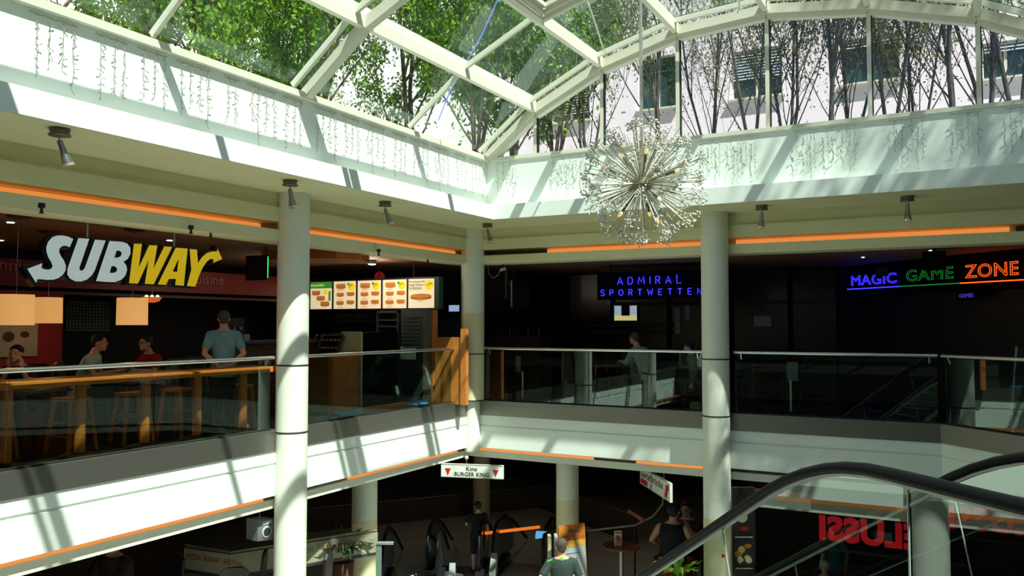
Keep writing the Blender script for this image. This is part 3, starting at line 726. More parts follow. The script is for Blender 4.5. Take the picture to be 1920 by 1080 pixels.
# ---- the big hanging sign (letters traced in its own plane)
def fromcrop(L, ox=0): return [((u+ox)/6.353, 380+v/6.353) for u, v in L]
LET = {
 'S': [[(855,435),(812,532),(770,515),(725,517),(692,545),(686,590),(705,635),(742,688),(766,750),(764,805),(730,860),(680,898),(620,918),(540,920),(430,910),(410,955),(305,790),(485,722),(474,778),(510,795),(560,800),(595,785),(608,755),(592,712),(556,650),(536,590),(532,530),(556,465),(605,412),(665,393),(735,393),(800,408)]],
 'U': [[(915,423),(1045,433),(930,770),(927,795),(945,812),(970,806),(992,775),(1112,442),(1240,452),(1110,810),(1075,865),(1020,915),(950,940),(880,938),(815,905),(782,855),(785,790),(800,745)]],
 'B': [[(1285,458),(1440,468),(1500,490),(1535,540),(1535,610),(1505,670),(1452,705),(1485,745),(1497,800),(1475,870),(1425,920),(1350,948),(1250,945),(1125,935)], [(1370,573),(1410,575),(1432,600),(1420,640),(1385,655),(1343,655)], [(1310,757),(1345,757),(1378,785),(1370,820),(1340,837),(1287,837)]],
 'W': [[(-11,490),(85,493),(45,775),(170,508),(268,512),(222,785),(350,522),(445,530),(225,972),(118,967),(163,688),(37,965),(-70,960)]],
 'A': [[(487,538),(630,548),(583,990),(480,982),(490,910),(405,908),(370,980),(272,975)], [(523,665),(503,825),(450,820)]],
 'Y': [[(652,553),(740,560),(752,720),(800,650),(860,600),(920,582),(975,583),(985,550),(1042,672),(932,718),(938,675),(900,672),(860,700),(810,770),(770,860),(720,1000),(620,993),(672,800)]]}
SX = -9.3
sg = thing('hanging_sign', 'large hanging letter sign, white and yellow italic letters with arrow ends', 'sign', (SX, 7, 2.05))
WL = mat('sign_white', 'D8E2E2', .4, emit=.26, var=.01, ecol='CBDADD'); YL = mat('sign_yellow', 'F0C818', .4, emit=.3, var=.01, ecol='E8C010'); SB = mat('sign_back', '14121E', .5)
for ch, loops in LET.items():
    ox = 0 if ch in 'SUB' else 1588.3
    loc = [[(at_x(px, py, SX).y, at_x(px, py, SX).z) for px, py in fromcrop(L, ox)] for L in loops]
    M_ = basis((SX, 0, 0), UY, UZ)
    l = poly_part('letter', loc, M_, sg, [WL if ch in 'SUB' else YL, SB], 0.0, .03)
    poly_part('letter_case', [loc[0]], M_, l, [SB, SB], -.10, -.002, grow=.022)
for px in (163, 326):
    a = at_x(px, 445, SX-.05); part('hanging_rod', MB().tube([Vector((a.x, a.y, 2.35)), Vector((a.x, a.y, 2.9))], .016, 8), ALUM, sg)

# ---- back walls and fittings of the left gallery
struct('wall_shop_left', MB().box((-15.2, -6, 0), (-15, 26, 2.9)), DARKWALL)
rf = thing('red_sign_band', 'dark red shop fascia with thin pale lettering behind the big sign', 'sign', (-13.6, 5, 2.0))
part('sign_panel', MB().box((-13.7, 3.5, 2.22), (-13.6, 15.5, 2.66)), REDW, rf)
PALE = mat('pale_letters', 'B08878', .6)
for s_, px, py, sz in (('running', -38, 505, .30), ('cuisine', 356, 531, .30), ('teriyaki', 757, 545, .30)):
    a = at_x(px, py, -13.59); text_part('lettering', s_, basis((-13.59, a.y, a.z), UY, UZ), sz, rf, PALE)
part('sign_shelf', MB().box((-13.75, 3.5, 2.10), (-13.5, 15.5, 2.15)), DKWOOD, rf)
# lattice screen
t = thing('lattice_screen', 'grey grid screen on the dark back wall between the pendant lamps', 'screen', (-14.95, 8.2, 1.5))
a, b = at_x(125, 620, -14.9), at_x(205, 568, -14.9)
m = MB()
for k in range(14): y = a.y+(b.y-a.y)*k/13; m.box((-14.92, y-.012, a.z), (-14.9, y+.012, b.z))
for k in range(10): z = a.z+(b.z-a.z)*k/9; m.box((-14.925, a.y, z-.012), (-14.905, b.y, z+.012))
part('grid', m, mat('lattice_grey', '4E5A60', .6), t); part('backing', MB().box((-14.995, a.y, a.z), (-14.975, b.y, b.z)), BLACK, t)
# poster
def board(name, label, cat, M_, w, h, back, items, frame=None, th=.02, kind=None, parent=None):
    """a flat printed board at its real place; items: (material, polygon) drawn on its face"""
    t = parent or thing(name, label, cat, tuple(M_.translation))
    u, v, n = (M_.to_3x3() @ Vector(q) for q in ((1, 0, 0), (0, 1, 0), (0, 0, 1))); o = M_.translation
    p = part('panel', MB().prism([(0, 0), (w, 0), (w, h), (0, h)], o, u, v, n, -th, 0), back, t)
    if frame:
        f = MB(); b = .02
        for q in ([(-b, -b), (w+b, -b), (w+b, 0), (-b, 0)], [(-b, h), (w+b, h), (w+b, h+b), (-b, h+b)], [(-b, 0), (0, 0), (0, h), (-b, h)], [(w, 0), (w+b, 0), (w+b, h), (w, h)]): f.prism(q, o, u, v, n, -th-.01, .012)
        part('frame', f, frame, t)
    if items:
        ms = []; m = MB()
        for i, (mm, poly) in enumerate(items):
            if mm not in ms: ms.append(mm)
            m.mi(ms.index(mm)).prism(poly, o, u, v, n, .0, .0012+.0006*i)
        part('printed_picture', m, ms, p)
    return t
def ell(x, y, a, b, n=14): return [(x+a*math.cos(2*math.pi*k/n), y+b*math.sin(2*math.pi*k/n)) for k in range(n)]
def rect(x, y, w, h): return [(x, y), (x+w, y), (x+w, y+h), (x, y+h)]
PGREY = mat('poster_grey', '8E8A7E', .7, var=.1); PDK = mat('poster_dark', '2E1210', .7)
a = at_x(-8, 670, -12.5); board('poster', 'pale poster with dark round dishes on a red wall below the nearest drum lamp', 'poster', basis(a, UY, UZ), .62, .6, PGREY,
      [(PDK, ell(.18, .3, .09, .08)), (PDK, ell(.42, .33, .07, .05)), (PDK, ell(.3, .12, .08, .06)), (PDK, rect(.1, .52, .4, .06))])
single('red_wall_panel', MB().box((-12.65, a.y-.8, 0), (-12.55, a.y+1.05, 2.1)), REDW, 'dark red wall panel behind the pale poster at the far left', 'wall panel')
# counter behind the man in light blue
a = at_d(455, 634, 14.5)
t = thing('service_counter', 'dark wooden service counter with a pale stone top behind the standing man', 'counter', (a.x, a.y, 0))
part('counter_body', MB().cbox((a.x-.2, a.y+.9, .62), (.6, 2.4, 1.24)), DKWOOD, t); part('counter_top', MB().cbox((a.x-.2, a.y+.9, 1.27), (.7, 2.5, .05)), mat('stone_top', '4A4846', .3), t)
single('napkin_box', MB().cbox((a.x-.0, a.y+.05, 1.355), (.12, .12, .12)), mat('napkin_white', '9A9AA0', .6), 'small white box on the stone top of the service counter', 'box')
t = thing('coffee_machine', 'dark coffee machine with small bright fittings on the service counter', 'coffee machine', (a.x-.3, a.y+.1, 1.295))
part('machine_body', MB().cbox((a.x-.35, a.y-.05, 1.5), (.35, .5, .4)), BLACK, t)
for k in range(3): part('tap', MB().cbox((a.x-.17, a.y-.2+.15*k, 1.52), (.05, .04, .05)), CHROME, t)
# upholstered chairs in the dark
def chair(x, y, rz, mt, label, group=None, z=0.0, legm=None):
    t = thing('dining_chair', label, 'chair', (x, y, z), rz, group, local=True)
    part('seat', MB().box((-.22, -.22, .43), (.22, .22, .48)), mt, t)
    part('backrest', MB().prism([(-.22, 0), (.22, 0), (.20, .52), (.12, .56), (-.12, .56), (-.20, .52)], (0, -.2, .48), (1, 0, 0), (0, -.15, 1), (0, 1, .15), -.02, .02), mt, t)
    for a in (-1, 1):
        for b in (-1, 1): part('leg', MB().bar((a*.19, b*.19, .43), (a*.2, b*.21, 0), .035, .035, (0, 1, 0)), legm or DKWOOD, t)
    return t
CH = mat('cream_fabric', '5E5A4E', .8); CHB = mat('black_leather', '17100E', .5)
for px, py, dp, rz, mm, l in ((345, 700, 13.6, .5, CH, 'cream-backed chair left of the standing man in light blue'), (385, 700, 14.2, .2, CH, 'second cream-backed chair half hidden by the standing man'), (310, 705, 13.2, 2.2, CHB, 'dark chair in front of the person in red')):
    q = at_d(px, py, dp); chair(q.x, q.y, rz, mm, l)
def table(x, y, rx, ry, z, label, top, h=.74, round_=False, rz=0, base=None):
    t = thing('round_table' if round_ else 'dining_table', label, 'table', (x, y, z), rz, local=True)
    if round_: part('table_top', MB().lathe((0, 0, h-.04), [(rx-.02, 0), (rx, .01), (rx, .03), (rx-.01, .04)], 40), top, t); part('pedestal', MB().cyl((0, 0), .04, .03, h-.04), base or ALUM, t); part('base', MB().lathe((0, 0, 0), [(.25, 0), (.25, .02), (.05, .05)], 28), base or BLACK, t)
    else:
        part('table_top', MB().box((-rx, -ry, h-.04), (rx, ry, h)), top, t)
        for a in (-1, 1):
            for b in (-1, 1): part('leg', MB().cbox((a*(rx-.06), b*(ry-.06), (h-.04)/2), (.05, .05, h-.04)), DKWOOD, t)
    return t
q = at_d(228, 715, 12.9); table(q.x, q.y, .35, .6, 0, 'dark dining table between the two seated men', DKWOOD, rz=.55)
single('drink_bottle', MB().lathe((q.x+.05, q.y+.1, .74), [(.03, 0), (.032, .12), (.012, .18), (.012, .22)], 14), mat('green_glass_bottle', '2E6A4A', .1), 'small green bottle on the table between the two seated men', 'bottle')
q = at_d(40, 725, 10.9); table(q.x, q.y, .35, .5, 0, 'dark dining table under the leaning person at the far left', DKWOOD, rz=.5)
q.z = .745
m = MB(); rg = random.Random(3)
for k in range(7):
    a_ = rg.random()*6; m.add([q+Vector((math.cos(a_+b_)*.13, math.sin(a_+b_)*.13+k*.01, .01+.045*rg.random())) for b_ in (0, 1.6, 3.1, 4.7)], [(0, 1, 2, 3)])
m.v = [(v[0]-.0, v[1], v[2]) for v in m.v]; single('crumpled_napkin', m, mat('paper_white', 'B8B8B0', .7), 'crumpled white paper on the table at the far left', 'napkin')
# green tube sign edge on
a = at_x(502, 521, -9.9); b_ = at_x(502, 481, -9.9)
t = thing('green_sign', 'narrow glowing green sign seen edge-on left of the left round column', 'sign', tuple(a))
part('lit_edge', MB().tube([Vector((a.x, a.y, a.z)), Vector((a.x, a.y, b_.z))], [.006, .006], 8).ball(Vector((a.x, a.y, (a.z+b_.z)/2)), .001), mat('green_neon', '30E060', .5, emit=2.5, ecol='20E050'), t)
part('sign_box', MB().box((a.x-.5, a.y+.0, a.z-.03), (a.x-.02, a.y+.04, b_.z+.03)), BLACK, t)
part('cable', MB().tube([(a.x-.05, a.y, b_.z), (a.x-.05, a.y, 2.9)], .008, 5), BLACK, t)
# wooden ceiling canopy
cpt = at_z(622, 474, 2.62)
c0 = at_d(575, 487, 14.5); c1_ = at_d(676, 487, 14.5)
t = thing('ceiling_canopy', 'orange wooden canopy with cut corners under the ceiling right of the left column', 'canopy', tuple(c0))
z0 = c0.z; L = (c1_-c0).length
poly = [(-.8, 0), (L-.35, -.35), (L, 0), (L, .9), (-.8, .9)]
m = MB(); P_ = [(c0+RT*x+Vector((-math.sin(YAW), math.cos(YAW), 0))*y_) for x, y_ in poly]; k = len(P_)
m.add([Vector((p.x, p.y, z0)) for p in P_]+[Vector((p.x, p.y, z0+.19)) for p in P_], [tuple(reversed(range(k))), tuple(range(k, 2*k))]+[(j, (j+1) % k, k+(j+1) % k, k+j) for j in range(k)])
part('canopy_board', m, mat('canopy_wood', 'B0622E', .5, var=.15), t)
for j in (1, 3): part('hanger', MB().tube([P_[j]+UZ*.15, Vector((P_[j].x, P_[j].y, 2.9))], .012, 6), BLACK, t)

# ---- sandwich counter group
BY = 14.05
mb_ = thing('menu_board', 'row of lit menu boards with sandwich pictures and prices above the shop counter', 'menu board', tuple(at_y(700, 580, BY)))
CRL = mat('lit_cream', 'F6E4C0', .6, emit=.62, var=.02, ecol='F0DEB4'); BRD = mat('lit_bread', 'D8884A', .6, emit=.45, var=.25, scale=50, ecol='D07838'); FIL = mat('lit_filling', 'A83020', .6, emit=.3, ecol='A02818'); LET_ = mat('lit_lettuce', '58882A', .6, emit=.3, ecol='508020')
YLT = mat('lit_yellow', 'F0D020', .6, emit=.7, ecol='E8CC18'); GRN = mat('lit_green', '3E9030', .6, emit=.6, ecol='3A9030'); INK = mat('lit_ink', '2A2418', .6)
pans = [(540, 579, 0), (582, 623, 1), (625.5, 668, 2), (670.5, 714.5, 3), (717.5, 763, 4), (765.5, 813.5, 5)]
def sandwich(x, y, w): 
    h = w*.42
    its = [(BRD, ell(x, y-.12*h, w/2, h*.36)), (LET_, rect(x-w*.46, y-.1*h, w*.92, h*.16)), (FIL, rect(x-w*.44, y-.0*h, w*.88, h*.14))]
    for k in (-1, 0, 1): its.append((BRD, ell(x+k*w*.3, y+.28*h, w*.2, h*.34, 10)))
    return its
for x0, x1, kk in pans:
    a = at_y(x0, 578.5, BY); b = at_y(x1, 526.5, BY); w = b.x-a.x; h = .60; M_ = basis((a.x, BY, 1.925), UX, UZ)
    its = []
    if kk == 1: its = [(GRN, rect(0, h*.76, w, h*.24))]+sandwich(w*.26, h*.58, w*.4)+sandwich(w*.48, h*.38, w*.4)+sandwich(w*.68, h*.17, w*.42)+[(YLT, ell(w*.72, h*.62, w*.1, w*.1)), (GRN, rect(w*.85, h*.3, w*.08, h*.36))]
    elif kk in (2, 3, 4): its = sandwich(w*.32, h*.80, w*.44)+[(YLT, ell(w*.8, h*.8, w*.15, w*.15)), (GRN, ell(w*.66, h*.89, w*.05, w*.05))]+[j for q in ((.3, .50), (.76, .52), (.3, .2), (.76, .22)) for j in sandwich(w*q[0], h*q[1], w*.34)]+[(INK, rect(w*.2, h*q, w*.22, .006)) for q in (.34, .06, .66)]
    elif kk == 5: its = [(YLT, ell(w*.82, h*.78, w*.16, w*.16))]+[(BRD, ell(w*.5, h*.36, w*.43, h*.10)), (FIL, rect(w*.12, h*.36, w*.76, h*.03)), (LET_, rect(w*.1, h*.33, w*.8, h*.03)), (BRD, ell(w*.5, h*.42, w*.42, h*.075)), (INK, rect(w*.08, h*.63, w*.4, .006)), (INK, rect(w*.38, h*.22, w*.2, .006))]
    board('x', None, None, M_, w, h, CRL, its, None, parent=mb_)
    yy = BY-.022
    if kk == 5:
        for j, s_ in enumerate(('Verdoppel die', 'L\u00e4nge deines', 'Sandwiches.')): text_part('lettering', s_, basis((a.x+.02, yy, 1.925+h-.075-.065*j), UX, UZ), .068, mb_, INK)
        text_part('lettering', '+ 2\u2070\u2070', basis((a.x+w*.66, yy, 1.925+h*.75), UX, UZ), .08, mb_, INK)
    elif kk in (2, 3, 4): text_part('lettering', ('3\u2079\u2079', '3\u2079\u2079', '2\u2079\u2079')[kk-2], basis((a.x+w*.70, yy, 1.925+h*.765), UX, UZ), .08, mb_, INK)
    elif kk == 1: text_part('lettering', 'Jetzt genie\u00dfen!', basis((a.x+.03, yy, 1.925+h*.85), UX, UZ), .06, mb_, CRL)
a = at_y(535, 580, BY); b = at_y(817, 580, BY)
part('board_case', MB().box((a.x, BY+.022, 1.88), (b.x, BY+.14, 2.56)).box((a.x, BY-.02, 1.88), (b.x, BY+.03, 1.92)).box((a.x, BY-.02, 2.53), (b.x, BY+.03, 2.56)), BLACK, mb_)
for x0, x1, kk in pans[1:]: q = at_y(x0-1.3, 550, BY); part('divider', MB().box((q.x-.012, BY-.02, 1.9), (q.x+.012, BY+.03, 2.54)), BLACK, mb_)
part('end_panel', MB().box((b.x, BY-.02, 1.9), (b.x+.09, BY+.14, 2.56)), mat('dark_green_panel', '1E4A3C', .5), mb_)
for x in (a.x+.5, b.x-.6): part('hanger', MB().tube([(x, BY+.08, 2.55), (x, BY+.08, 2.9)], .015, 6), BLACK, mb_)
# round red lamp sign behind
p = at_y(711, 521, BY+.6); t = thing('red_round_sign', 'small red round sign peeping over the middle of the menu boards', 'sign', tuple(p))
part('sign_disc', MB().tube([p, p+Vector((0, .03, 0))], .14, 20), mat('sign_disc_red', 'A01C14', .5, emit=.15), t); part('hanger', MB().tube([p, Vector((p.x, p.y, 2.9))], .01, 5), BLACK, t)
# oven with its hood
def xz(px, py, y): q = at_y(px, py, y); return q.x, q.z
def ybox(m, px0, py0, px1, py1, y, dep, M=None):
    a = at_y(px0, py1, y); b = at_y(px1, py0, y); return m.box((a.x, y, min(a.z, b.z)), (b.x, y+dep, max(a.z, b.z)))
OY = 14.4
t = thing('oven', 'black bread oven with a hood under the lit menu boards', 'oven', tuple(at_y(660, 660, OY)))
x0, z1 = xz(622, 584, OY); x1, z0 = xz(700, 660, OY)
part('hood', MB().prism([(x0+.15, 1.62), (x0+.2, 1.9), (x1-.02, 1.9), (x1+.02, 1.62)], (0, OY, 0), UX, UZ, -UY, -.5, .1), BLACK, t)
part('oven_stand', MB().box((x0+.05, OY+.05, 0), (x1-.05, OY+.55, .8)), DGREY, t); part('oven_body', MB().box((x0, OY, .8), (x1, OY+.6, 1.6)), BLACKM, t); part('oven_door', MB().box((x0+.1, OY-.02, 1.0), (x1-.15, OY, 1.5)), mat('oven_glass', '181818', .1), t)
text_part('lettering', 'BAKING CENTER', basis((x0+.24, OY-.103, 1.76), UX, UZ), .11, t, mat('silver_letters', 'A8A8A0', .4), shear=.2)
# steel rack and cupboard
RY = 13.6
for (a0, a1, b0, b1, nm, lb, slats) in ((706, 747, 588, 770, 'tray_rack', 'open steel tray rack behind the glass, left of the steel cupboard', True), (752, 794, 590, 762, 'steel_cupboard', 'tall stainless steel cupboard with louvres left of the orange wooden post', False)):
    pa = at_y(a0, b0, RY); pb = at_y(a1, b0, RY); t = thing(nm, lb, 'rack' if slats else 'cupboard', (pa.x, RY, 0)); H = 1.86 if slats else 1.9
    SS = mat('stainless', '7C8482', .35, .8, var=.06, scale=4)
    if slats:
        part('frame', MB().box((pa.x, RY, 0), (pa.x+.03, RY+.5, H)).box((pb.x-.03, RY, 0), (pb.x, RY+.5, H)).box((pa.x, RY+.47, 0), (pb.x, RY+.5, H)).box((pa.x, RY, H-.04), (pb.x, RY+.5, H)), SS, t)
        for k in range(9): part('tray', MB().box((pa.x+.03, RY+.01, H-.2-.13*k), (pb.x-.03, RY+.45, H-.17-.13*k)), SS, t)
    else:
        part('body', MB().box((pa.x, RY, 0), (pb.x, RY+.5, H)), SS, t)
        m = MB()
        for k in range(9): m.prism([(0, 0), (pb.x-pa.x-.12, 0), (pb.x-pa.x-.12, .035), (0, .035)], (pa.x+.06, RY-.01, H-.18-.075*k), UX, UZ, -UY, 0, .012)
        part('louvre_panel', m, mat('louvre_grey', '5A6666', .4, .5), t); part('door', MB().box((pa.x+.02, RY-.006, .05), (pb.x-.02, RY, 1.1)), mat('cupboard_door', '4E5E5C', .3, .7), t)
# display counter with sloped bread front and cream side
CYY = 12.4
a = at_y(626, 790, CYY); b = at_y(677, 622, CYY)
t = thing('display_counter', 'sandwich display counter with a cream side panel and sloped black front', 'counter', (a.x, CYY, 0))
part('side_panel', MB().prism([(a.x+.18, 1.45), (b.x-.03, 1.45), (b.x, 1.42), (b.x, 0), (a.x-.1, 0), (a.x-.1, .95)], (0, CYY, 0), UX, UZ, -UY, -.05, 0), mat('cream_panel', 'B9B88E', .6), t)
part('counter_case', MB().prism([(a.x+.16, 1.43), (b.x-.03, 1.43), (b.x-.02, 0), (a.x-.08, 0), (a.x-.08, .93)], (0, CYY, 0), UX, UZ, -UY, -1.6, -.05), BLACKM, t)
SLV = mat('display_silver', '8A9296', .3, .8)
d0 = at_y(586, 690, CYY-.1); d1 = at_y(606, 628, CYY-.1); e0 = at_y(622, 690, CYY-.1); e1 = at_y(646, 628, CYY-.1)
m = MB(); m.bar(d0, d1, .05, .05); m.bar(e0, e1, .05, .05); m.bar(d1, e1, .04, .04); m.bar(at_y(572, 690, CYY-.1), at_y(594, 628, CYY-.1), .04, .04)
part('front_frame', m, SLV, t)
sp = part('sloped_display', MB().quad([d0, e0, e1, d1]).quad([at_y(560, 690, CYY-.05), d0, d1, at_y(582, 628, CYY-.05)]), mat('display_black', '121414', .25), t)
for k in range(4):
    f = .15+.23*k; q = d0.lerp(d1, f); r_ = e0.lerp(e1, f); mm = MB()
    for j in range(5): mm.ball(q.lerp(r_, .12+.19*j)-UY*.03, .05, 8, (1, .5, .5))
    part('bread_tray', mm, mat('bread_rolls', '8A5A28', .7, var=.4, scale=20), sp)
a = at_y(574, 800, 11.6); b = at_y(626, 684, 11.6)
t = thing('wooden_counter', 'brown wooden shop counter with lighter edge post right behind the left round column', 'counter', (a.x, 11.6, 0))
part('panel', MB().box((a.x-.6, 11.6, 0), (b.x-.1, 12.3, 1.0)), mat('counter_brown', '8A5220', .5, var=.2, stretch=(1, 1, 6)), t)
part('edge_post', MB().box((b.x-.1, 11.57, 0), (b.x, 12.3, 1.02)), ORWOOD, t)
for z in (.33, .66): part('groove', MB().box((a.x-.6, 11.596, z), (b.x-.1, 11.6, z+.012)), BLACK, t)
# door-like glazed screen with metal uprights, paper notice
t = thing('till_stand', 'steel till stand with keypad panels right of the cream side panel', 'till', tuple(at_y(690, 720, 12.9)))
a = at_y(678, 760, 12.9); b = at_y(703, 628, 12.9)
part('upright', MB().box((a.x, 12.9, 0), (a.x+.04, 12.96, 1.44)), SLV, t); part('upright', MB().box((b.x-.04, 12.9, 0), (b.x, 12.96, 1.44)), SLV, t)
part('keypad_panel', MB().box((a.x, 12.89, 1.06), (b.x, 12.95, 1.44)), SLV, t)
m = MB()
for k in range(6): m.box((a.x+.15, 12.885, 1.10+.05*k), (b.x-.05, 12.89, 1.125+.05*k))
part('keys', m, BLACK, t)
a = at_y(711, 676, 12.9); b = at_y(738, 652, 12.9)
single('paper_notice', MB().box((a.x, 13.585, a.z), (b.x+.03, 13.592, b.z)), mat('notice_paper', 'B8C8C0', .7), 'white paper notice stuck on the steel tray rack', 'notice')
# low board, blue cloths
a = at_x(678, 775, -9.25); b = at_x(760, 765, -9.25)
single('wood_board', MB().box((-9.3, a.y, 0), (-9.18, b.y, .13)), ORWOODH, 'low orange wooden board lying on the floor behind the glass', 'board')
for (px, py), l in (((655, 782), 'blue and white cloth on the floor left of the low wooden board'), ((778, 768), 'blue and white cloth on the floor right of the low wooden board')):
    p = at_x(px, py, -9.22); t = thing('floor_cloth', l, 'cloth', (p.x, p.y, 0)); rg = random.Random(int(px))
    for nm, mm, dz, w in (('blue_fold', mat('blue_cloth', '3A8AC8', .8), .05, .34), ('white_fold', mat('white_cloth', 'A8C8C8', .8), .0, .30)):
        m = MB(); m.loft([[Vector((p.x-.05+x*.13+dz*.5, p.y+y_, max(0, z)+dz)) for x, z in ((-1, 0), (-.6, .03+.02*rg.random()), (0, .05+.03*rg.random()), (.6, .03), (1, 0))] for y_ in [(-w+2*w*k/8) for k in range(9)]])
        part(nm, m, mm, t)
for (x, y), e, l in (((-10.4, 13.2), 16, 'added fill lamp over the tray rack behind the menu boards'), ((-11.6, 12.0), 12, 'added fill lamp over the sandwich display counter')):  # two lamps added to brighten the shop counter
    t = thing('ceiling_light', l, 'ceiling light', (x, y, 2.8)); part('housing', MB().cyl((x, y), .09, 2.8, 2.9), GREYP, t); part('lens', MB().cyl((x, y), .07, 2.785, 2.8), mat('lit_lens', 'FFFFFF', .3, emit=6), t)
    point('lamp_bulb', (x, y, 2.7), e, (1, .86, .66), .06)
# orange wooden post and panel at the corner
t = thing('wooden_screen', 'orange wooden screen wall with a tall post beside the corner column', 'screen', tuple(at_y(840, 760, 14.0)))
a = at_y(797, 600, 13.9); b = at_y(813, 600, 13.9); part('post', MB().box((a.x, 13.9, 0), (b.x, 14.05, 1.88)), mat('post_wood', 'C27838', .5, var=.1, stretch=(1, 1, 6)), t)
a2 = at_y(872, 640, 13.9); part('screen_panel', MB().box((b.x, 13.93, 0), (a2.x, 14.02, 1.33)), mat('screen_wood', 'B4702C', .5, var=.12, stretch=(6, 1, 1)), t)
a3 = at_y(866, 620, 13.95); part('corner_post', MB().box((a3.x, 13.9, 0), (a2.x+.02, 14.0, 1.5)), mat('post_wood', 'C27838', .5), t)
# back room: fridge, monitor
a = at_y(815, 600, 16.5); t = thing('wall_monitor', 'small bright monitor in the dark back room left of the corner column', 'monitor', tuple(at_y(850, 578, 16.4)))
q0 = at_y(842, 584, 16.4); q1 = at_y(861, 572, 16.4); part('casing', MB().box((q0.x-.05, 16.4, q0.z-.05), (q1.x+.05, 16.46, q1.z+.05)), BLACK, t); part('display', MB().box((q0.x, 16.39, q0.z), (q1.x, 16.4, q1.z)), mat('lit_screen', '9AB8D8', .4, emit=.7), t); part('wall_arm', MB().tube([(q0.x, 16.46, q0.z), (q0.x, 17.5, q0.z)], .02), BLACK, t)
single('grey_cabinet', MB().box((at_y(815, 600, 15.6).x, 15.6, 0), (at_y(866, 600, 15.6).x, 16.1, 1.72)), mat('cabinet_grey', '3E4648', .6), 'grey cabinet behind the wooden screen beside the corner column', 'cabinet')
single('back_room_wall', MB().box((-15, 17.5, 0), (-9.4, 17.6, 2.9)), DARKWALL, 'dark back wall of the sandwich shop', 'wall')['kind'] = 'structure'

# ================================================================ RIGHT GALLERY (upper)
WY = 19.5
struct('wall_shop_right', MB().box((-9.4, WY+.1, 0), (14, WY+.25, 2.9)), DARKWALL)
PANW = mat('brown_glass_panel', '20150B', .25, var=.35, scale=1.5)
edges = [905, 1010, 1060, 1150, 1255, 1372, 1482, 1572]
for k, (a, b) in enumerate(zip(edges, edges[1:])):
    p = at_y(a, 600, WY); q = at_y(b, 600, WY)
    t = thing('shop_front_panel', 'dark brown shop front panel behind the right railing, %s counted from the corner column' % NTH[k], 'shop front', (p.x, WY, 0), group='dark shop front panels')
    part('panel', MB().box((p.x+.05, WY, .05), (q.x-.05, WY+.04, 2.85)), PANW, t); part('mullion', MB().box((p.x-.05, WY-.05, 0), (p.x+.05, WY+.05, 2.88)), BLACKM, t)
    if k in (3, 4, 5, 6): part('cross_rail', MB().box((p.x+.05, WY-.06, 2.05), (q.x-.05, WY, 2.14)), mat('dim_grey_rail', '3C3C3A', .6), t)
a = at_y(1100, 612, WY-.4); b = at_y(1252, 604, WY-.4)
t = thing('display_shelf', 'two long grey shelves on the dark wall under the blue sign', 'shelf', (a.x, WY-.2, a.z))
for dz in (0, -.17): part('shelf_board', MB().box((a.x, WY-.4, a.z+dz), (b.x, WY-.02, a.z+dz+.06)), mat('shelf_grey', '34322F', .6), t)
# bright window between two dark blinds
a = at_y(1153, 601, WY); b = at_y(1196, 570, WY); w = b.x-a.x
t = thing('bright_window', 'small bright window with a yellow brick wall outside, under the blue sign', 'window', (a.x, WY-.06, a.z))
part('window_frame', MB().box((a.x-.03, WY-.08, a.z-.03), (b.x+.03, WY-.02, a.z)).box((a.x-.03, WY-.08, b.z), (b.x+.03, WY-.02, b.z+.03)).box((a.x-.03, WY-.08, a.z), (a.x, WY-.02, b.z)).box((b.x, WY-.08, a.z), (b.x+.03, WY-.02, b.z)), DGREY, t)
part('daylight_view', MB().box((a.x, WY-.05, a.z+.13), (b.x, WY-.03, b.z)), mat('lit_day', 'A8BCD0', .5, emit=.6, var=.2), t)
part('brick_view', MB().box((a.x, WY-.05, a.z), (b.x, WY-.03, a.z+.13)), mat('lit_bricks', 'D8D088', .5, emit=.65, var=.2, scale=30), t)
part('roller_blind', MB().box((a.x+w*.32, WY-.06, a.z+.12), (a.x+w*.68, WY-.05, b.z)), DGREY, t)
for px0, px1, py0, py1, l in ((1266, 1275, 577, 626, 'tall narrow painted reflection left of the right round column'), (1285, 1293, 573, 600, 'short painted reflection left of the right round column'), (1414, 1446, 592, 612, 'dim pale poster on the dark glass right of the round column')):  # faintly glowing panes imitate two reflections; the last one is a poster
    a = at_y(px0, py1, WY-.02); b = at_y(px1, py0, WY-.02); single('window_patch', MB().box((a.x, WY-.04, a.z), (b.x, WY-.02, b.z)), mat('dim_pane', '5A5E66', .5, emit=.06, var=.3, scale=12), l, 'poster')
# neon, single stroke
STK = {'A': ([[(0, 0), (.38, 1), (.76, 0)], [(.13, .33), (.63, .33)]], .76), 'D': ([[(0, 0), (0, 1), (.35, 1), (.6, .82), (.68, .5), (.6, .18), (.35, 0), (0, 0)]], .68),
 'M': ([[(0, 0), (.12, 1), (.45, .25), (.78, 1), (.9, 0)]], .9), 'I': ([[(0, 0), (0, 1)]], 0), 'R': ([[(0, 0), (0, 1), (.42, 1), (.58, .87), (.58, .63), (.42, .5), (0, .5)], [(.3, .5), (.6, 0)]], .6),
 'L': ([[(0, 1), (0, 0), (.6, 0)]], .6), 'S': ([[(.6, .84), (.45, 1), (.15, 1), (0, .84), (0, .64), (.15, .52), (.45, .48), (.6, .36), (.6, .16), (.45, 0), (.15, 0), (0, .16)]], .6),
 'P': ([[(0, 0), (0, 1), (.42, 1), (.58, .87), (.58, .6), (.42, .46), (0, .46)]], .58), 'O': ([[(.4+.4*math.cos(6.283*k/12), .5+.5*math.sin(6.283*k/12)) for k in range(13)]], .8),
 'T': ([[(0, 1), (.66, 1)], [(.33, 1), (.33, 0)]], .66), 'W': ([[(0, 1), (.22, 0), (.45, .75), (.68, 0), (.9, 1)]], .9), 'E': ([[(.58, 1), (0, 1), (0, 0), (.58, 0)], [(0, .5), (.5, .5)]], .58), 'N': ([[(0, 0), (0, 1), (.62, 0), (.62, 1)]], .62)}
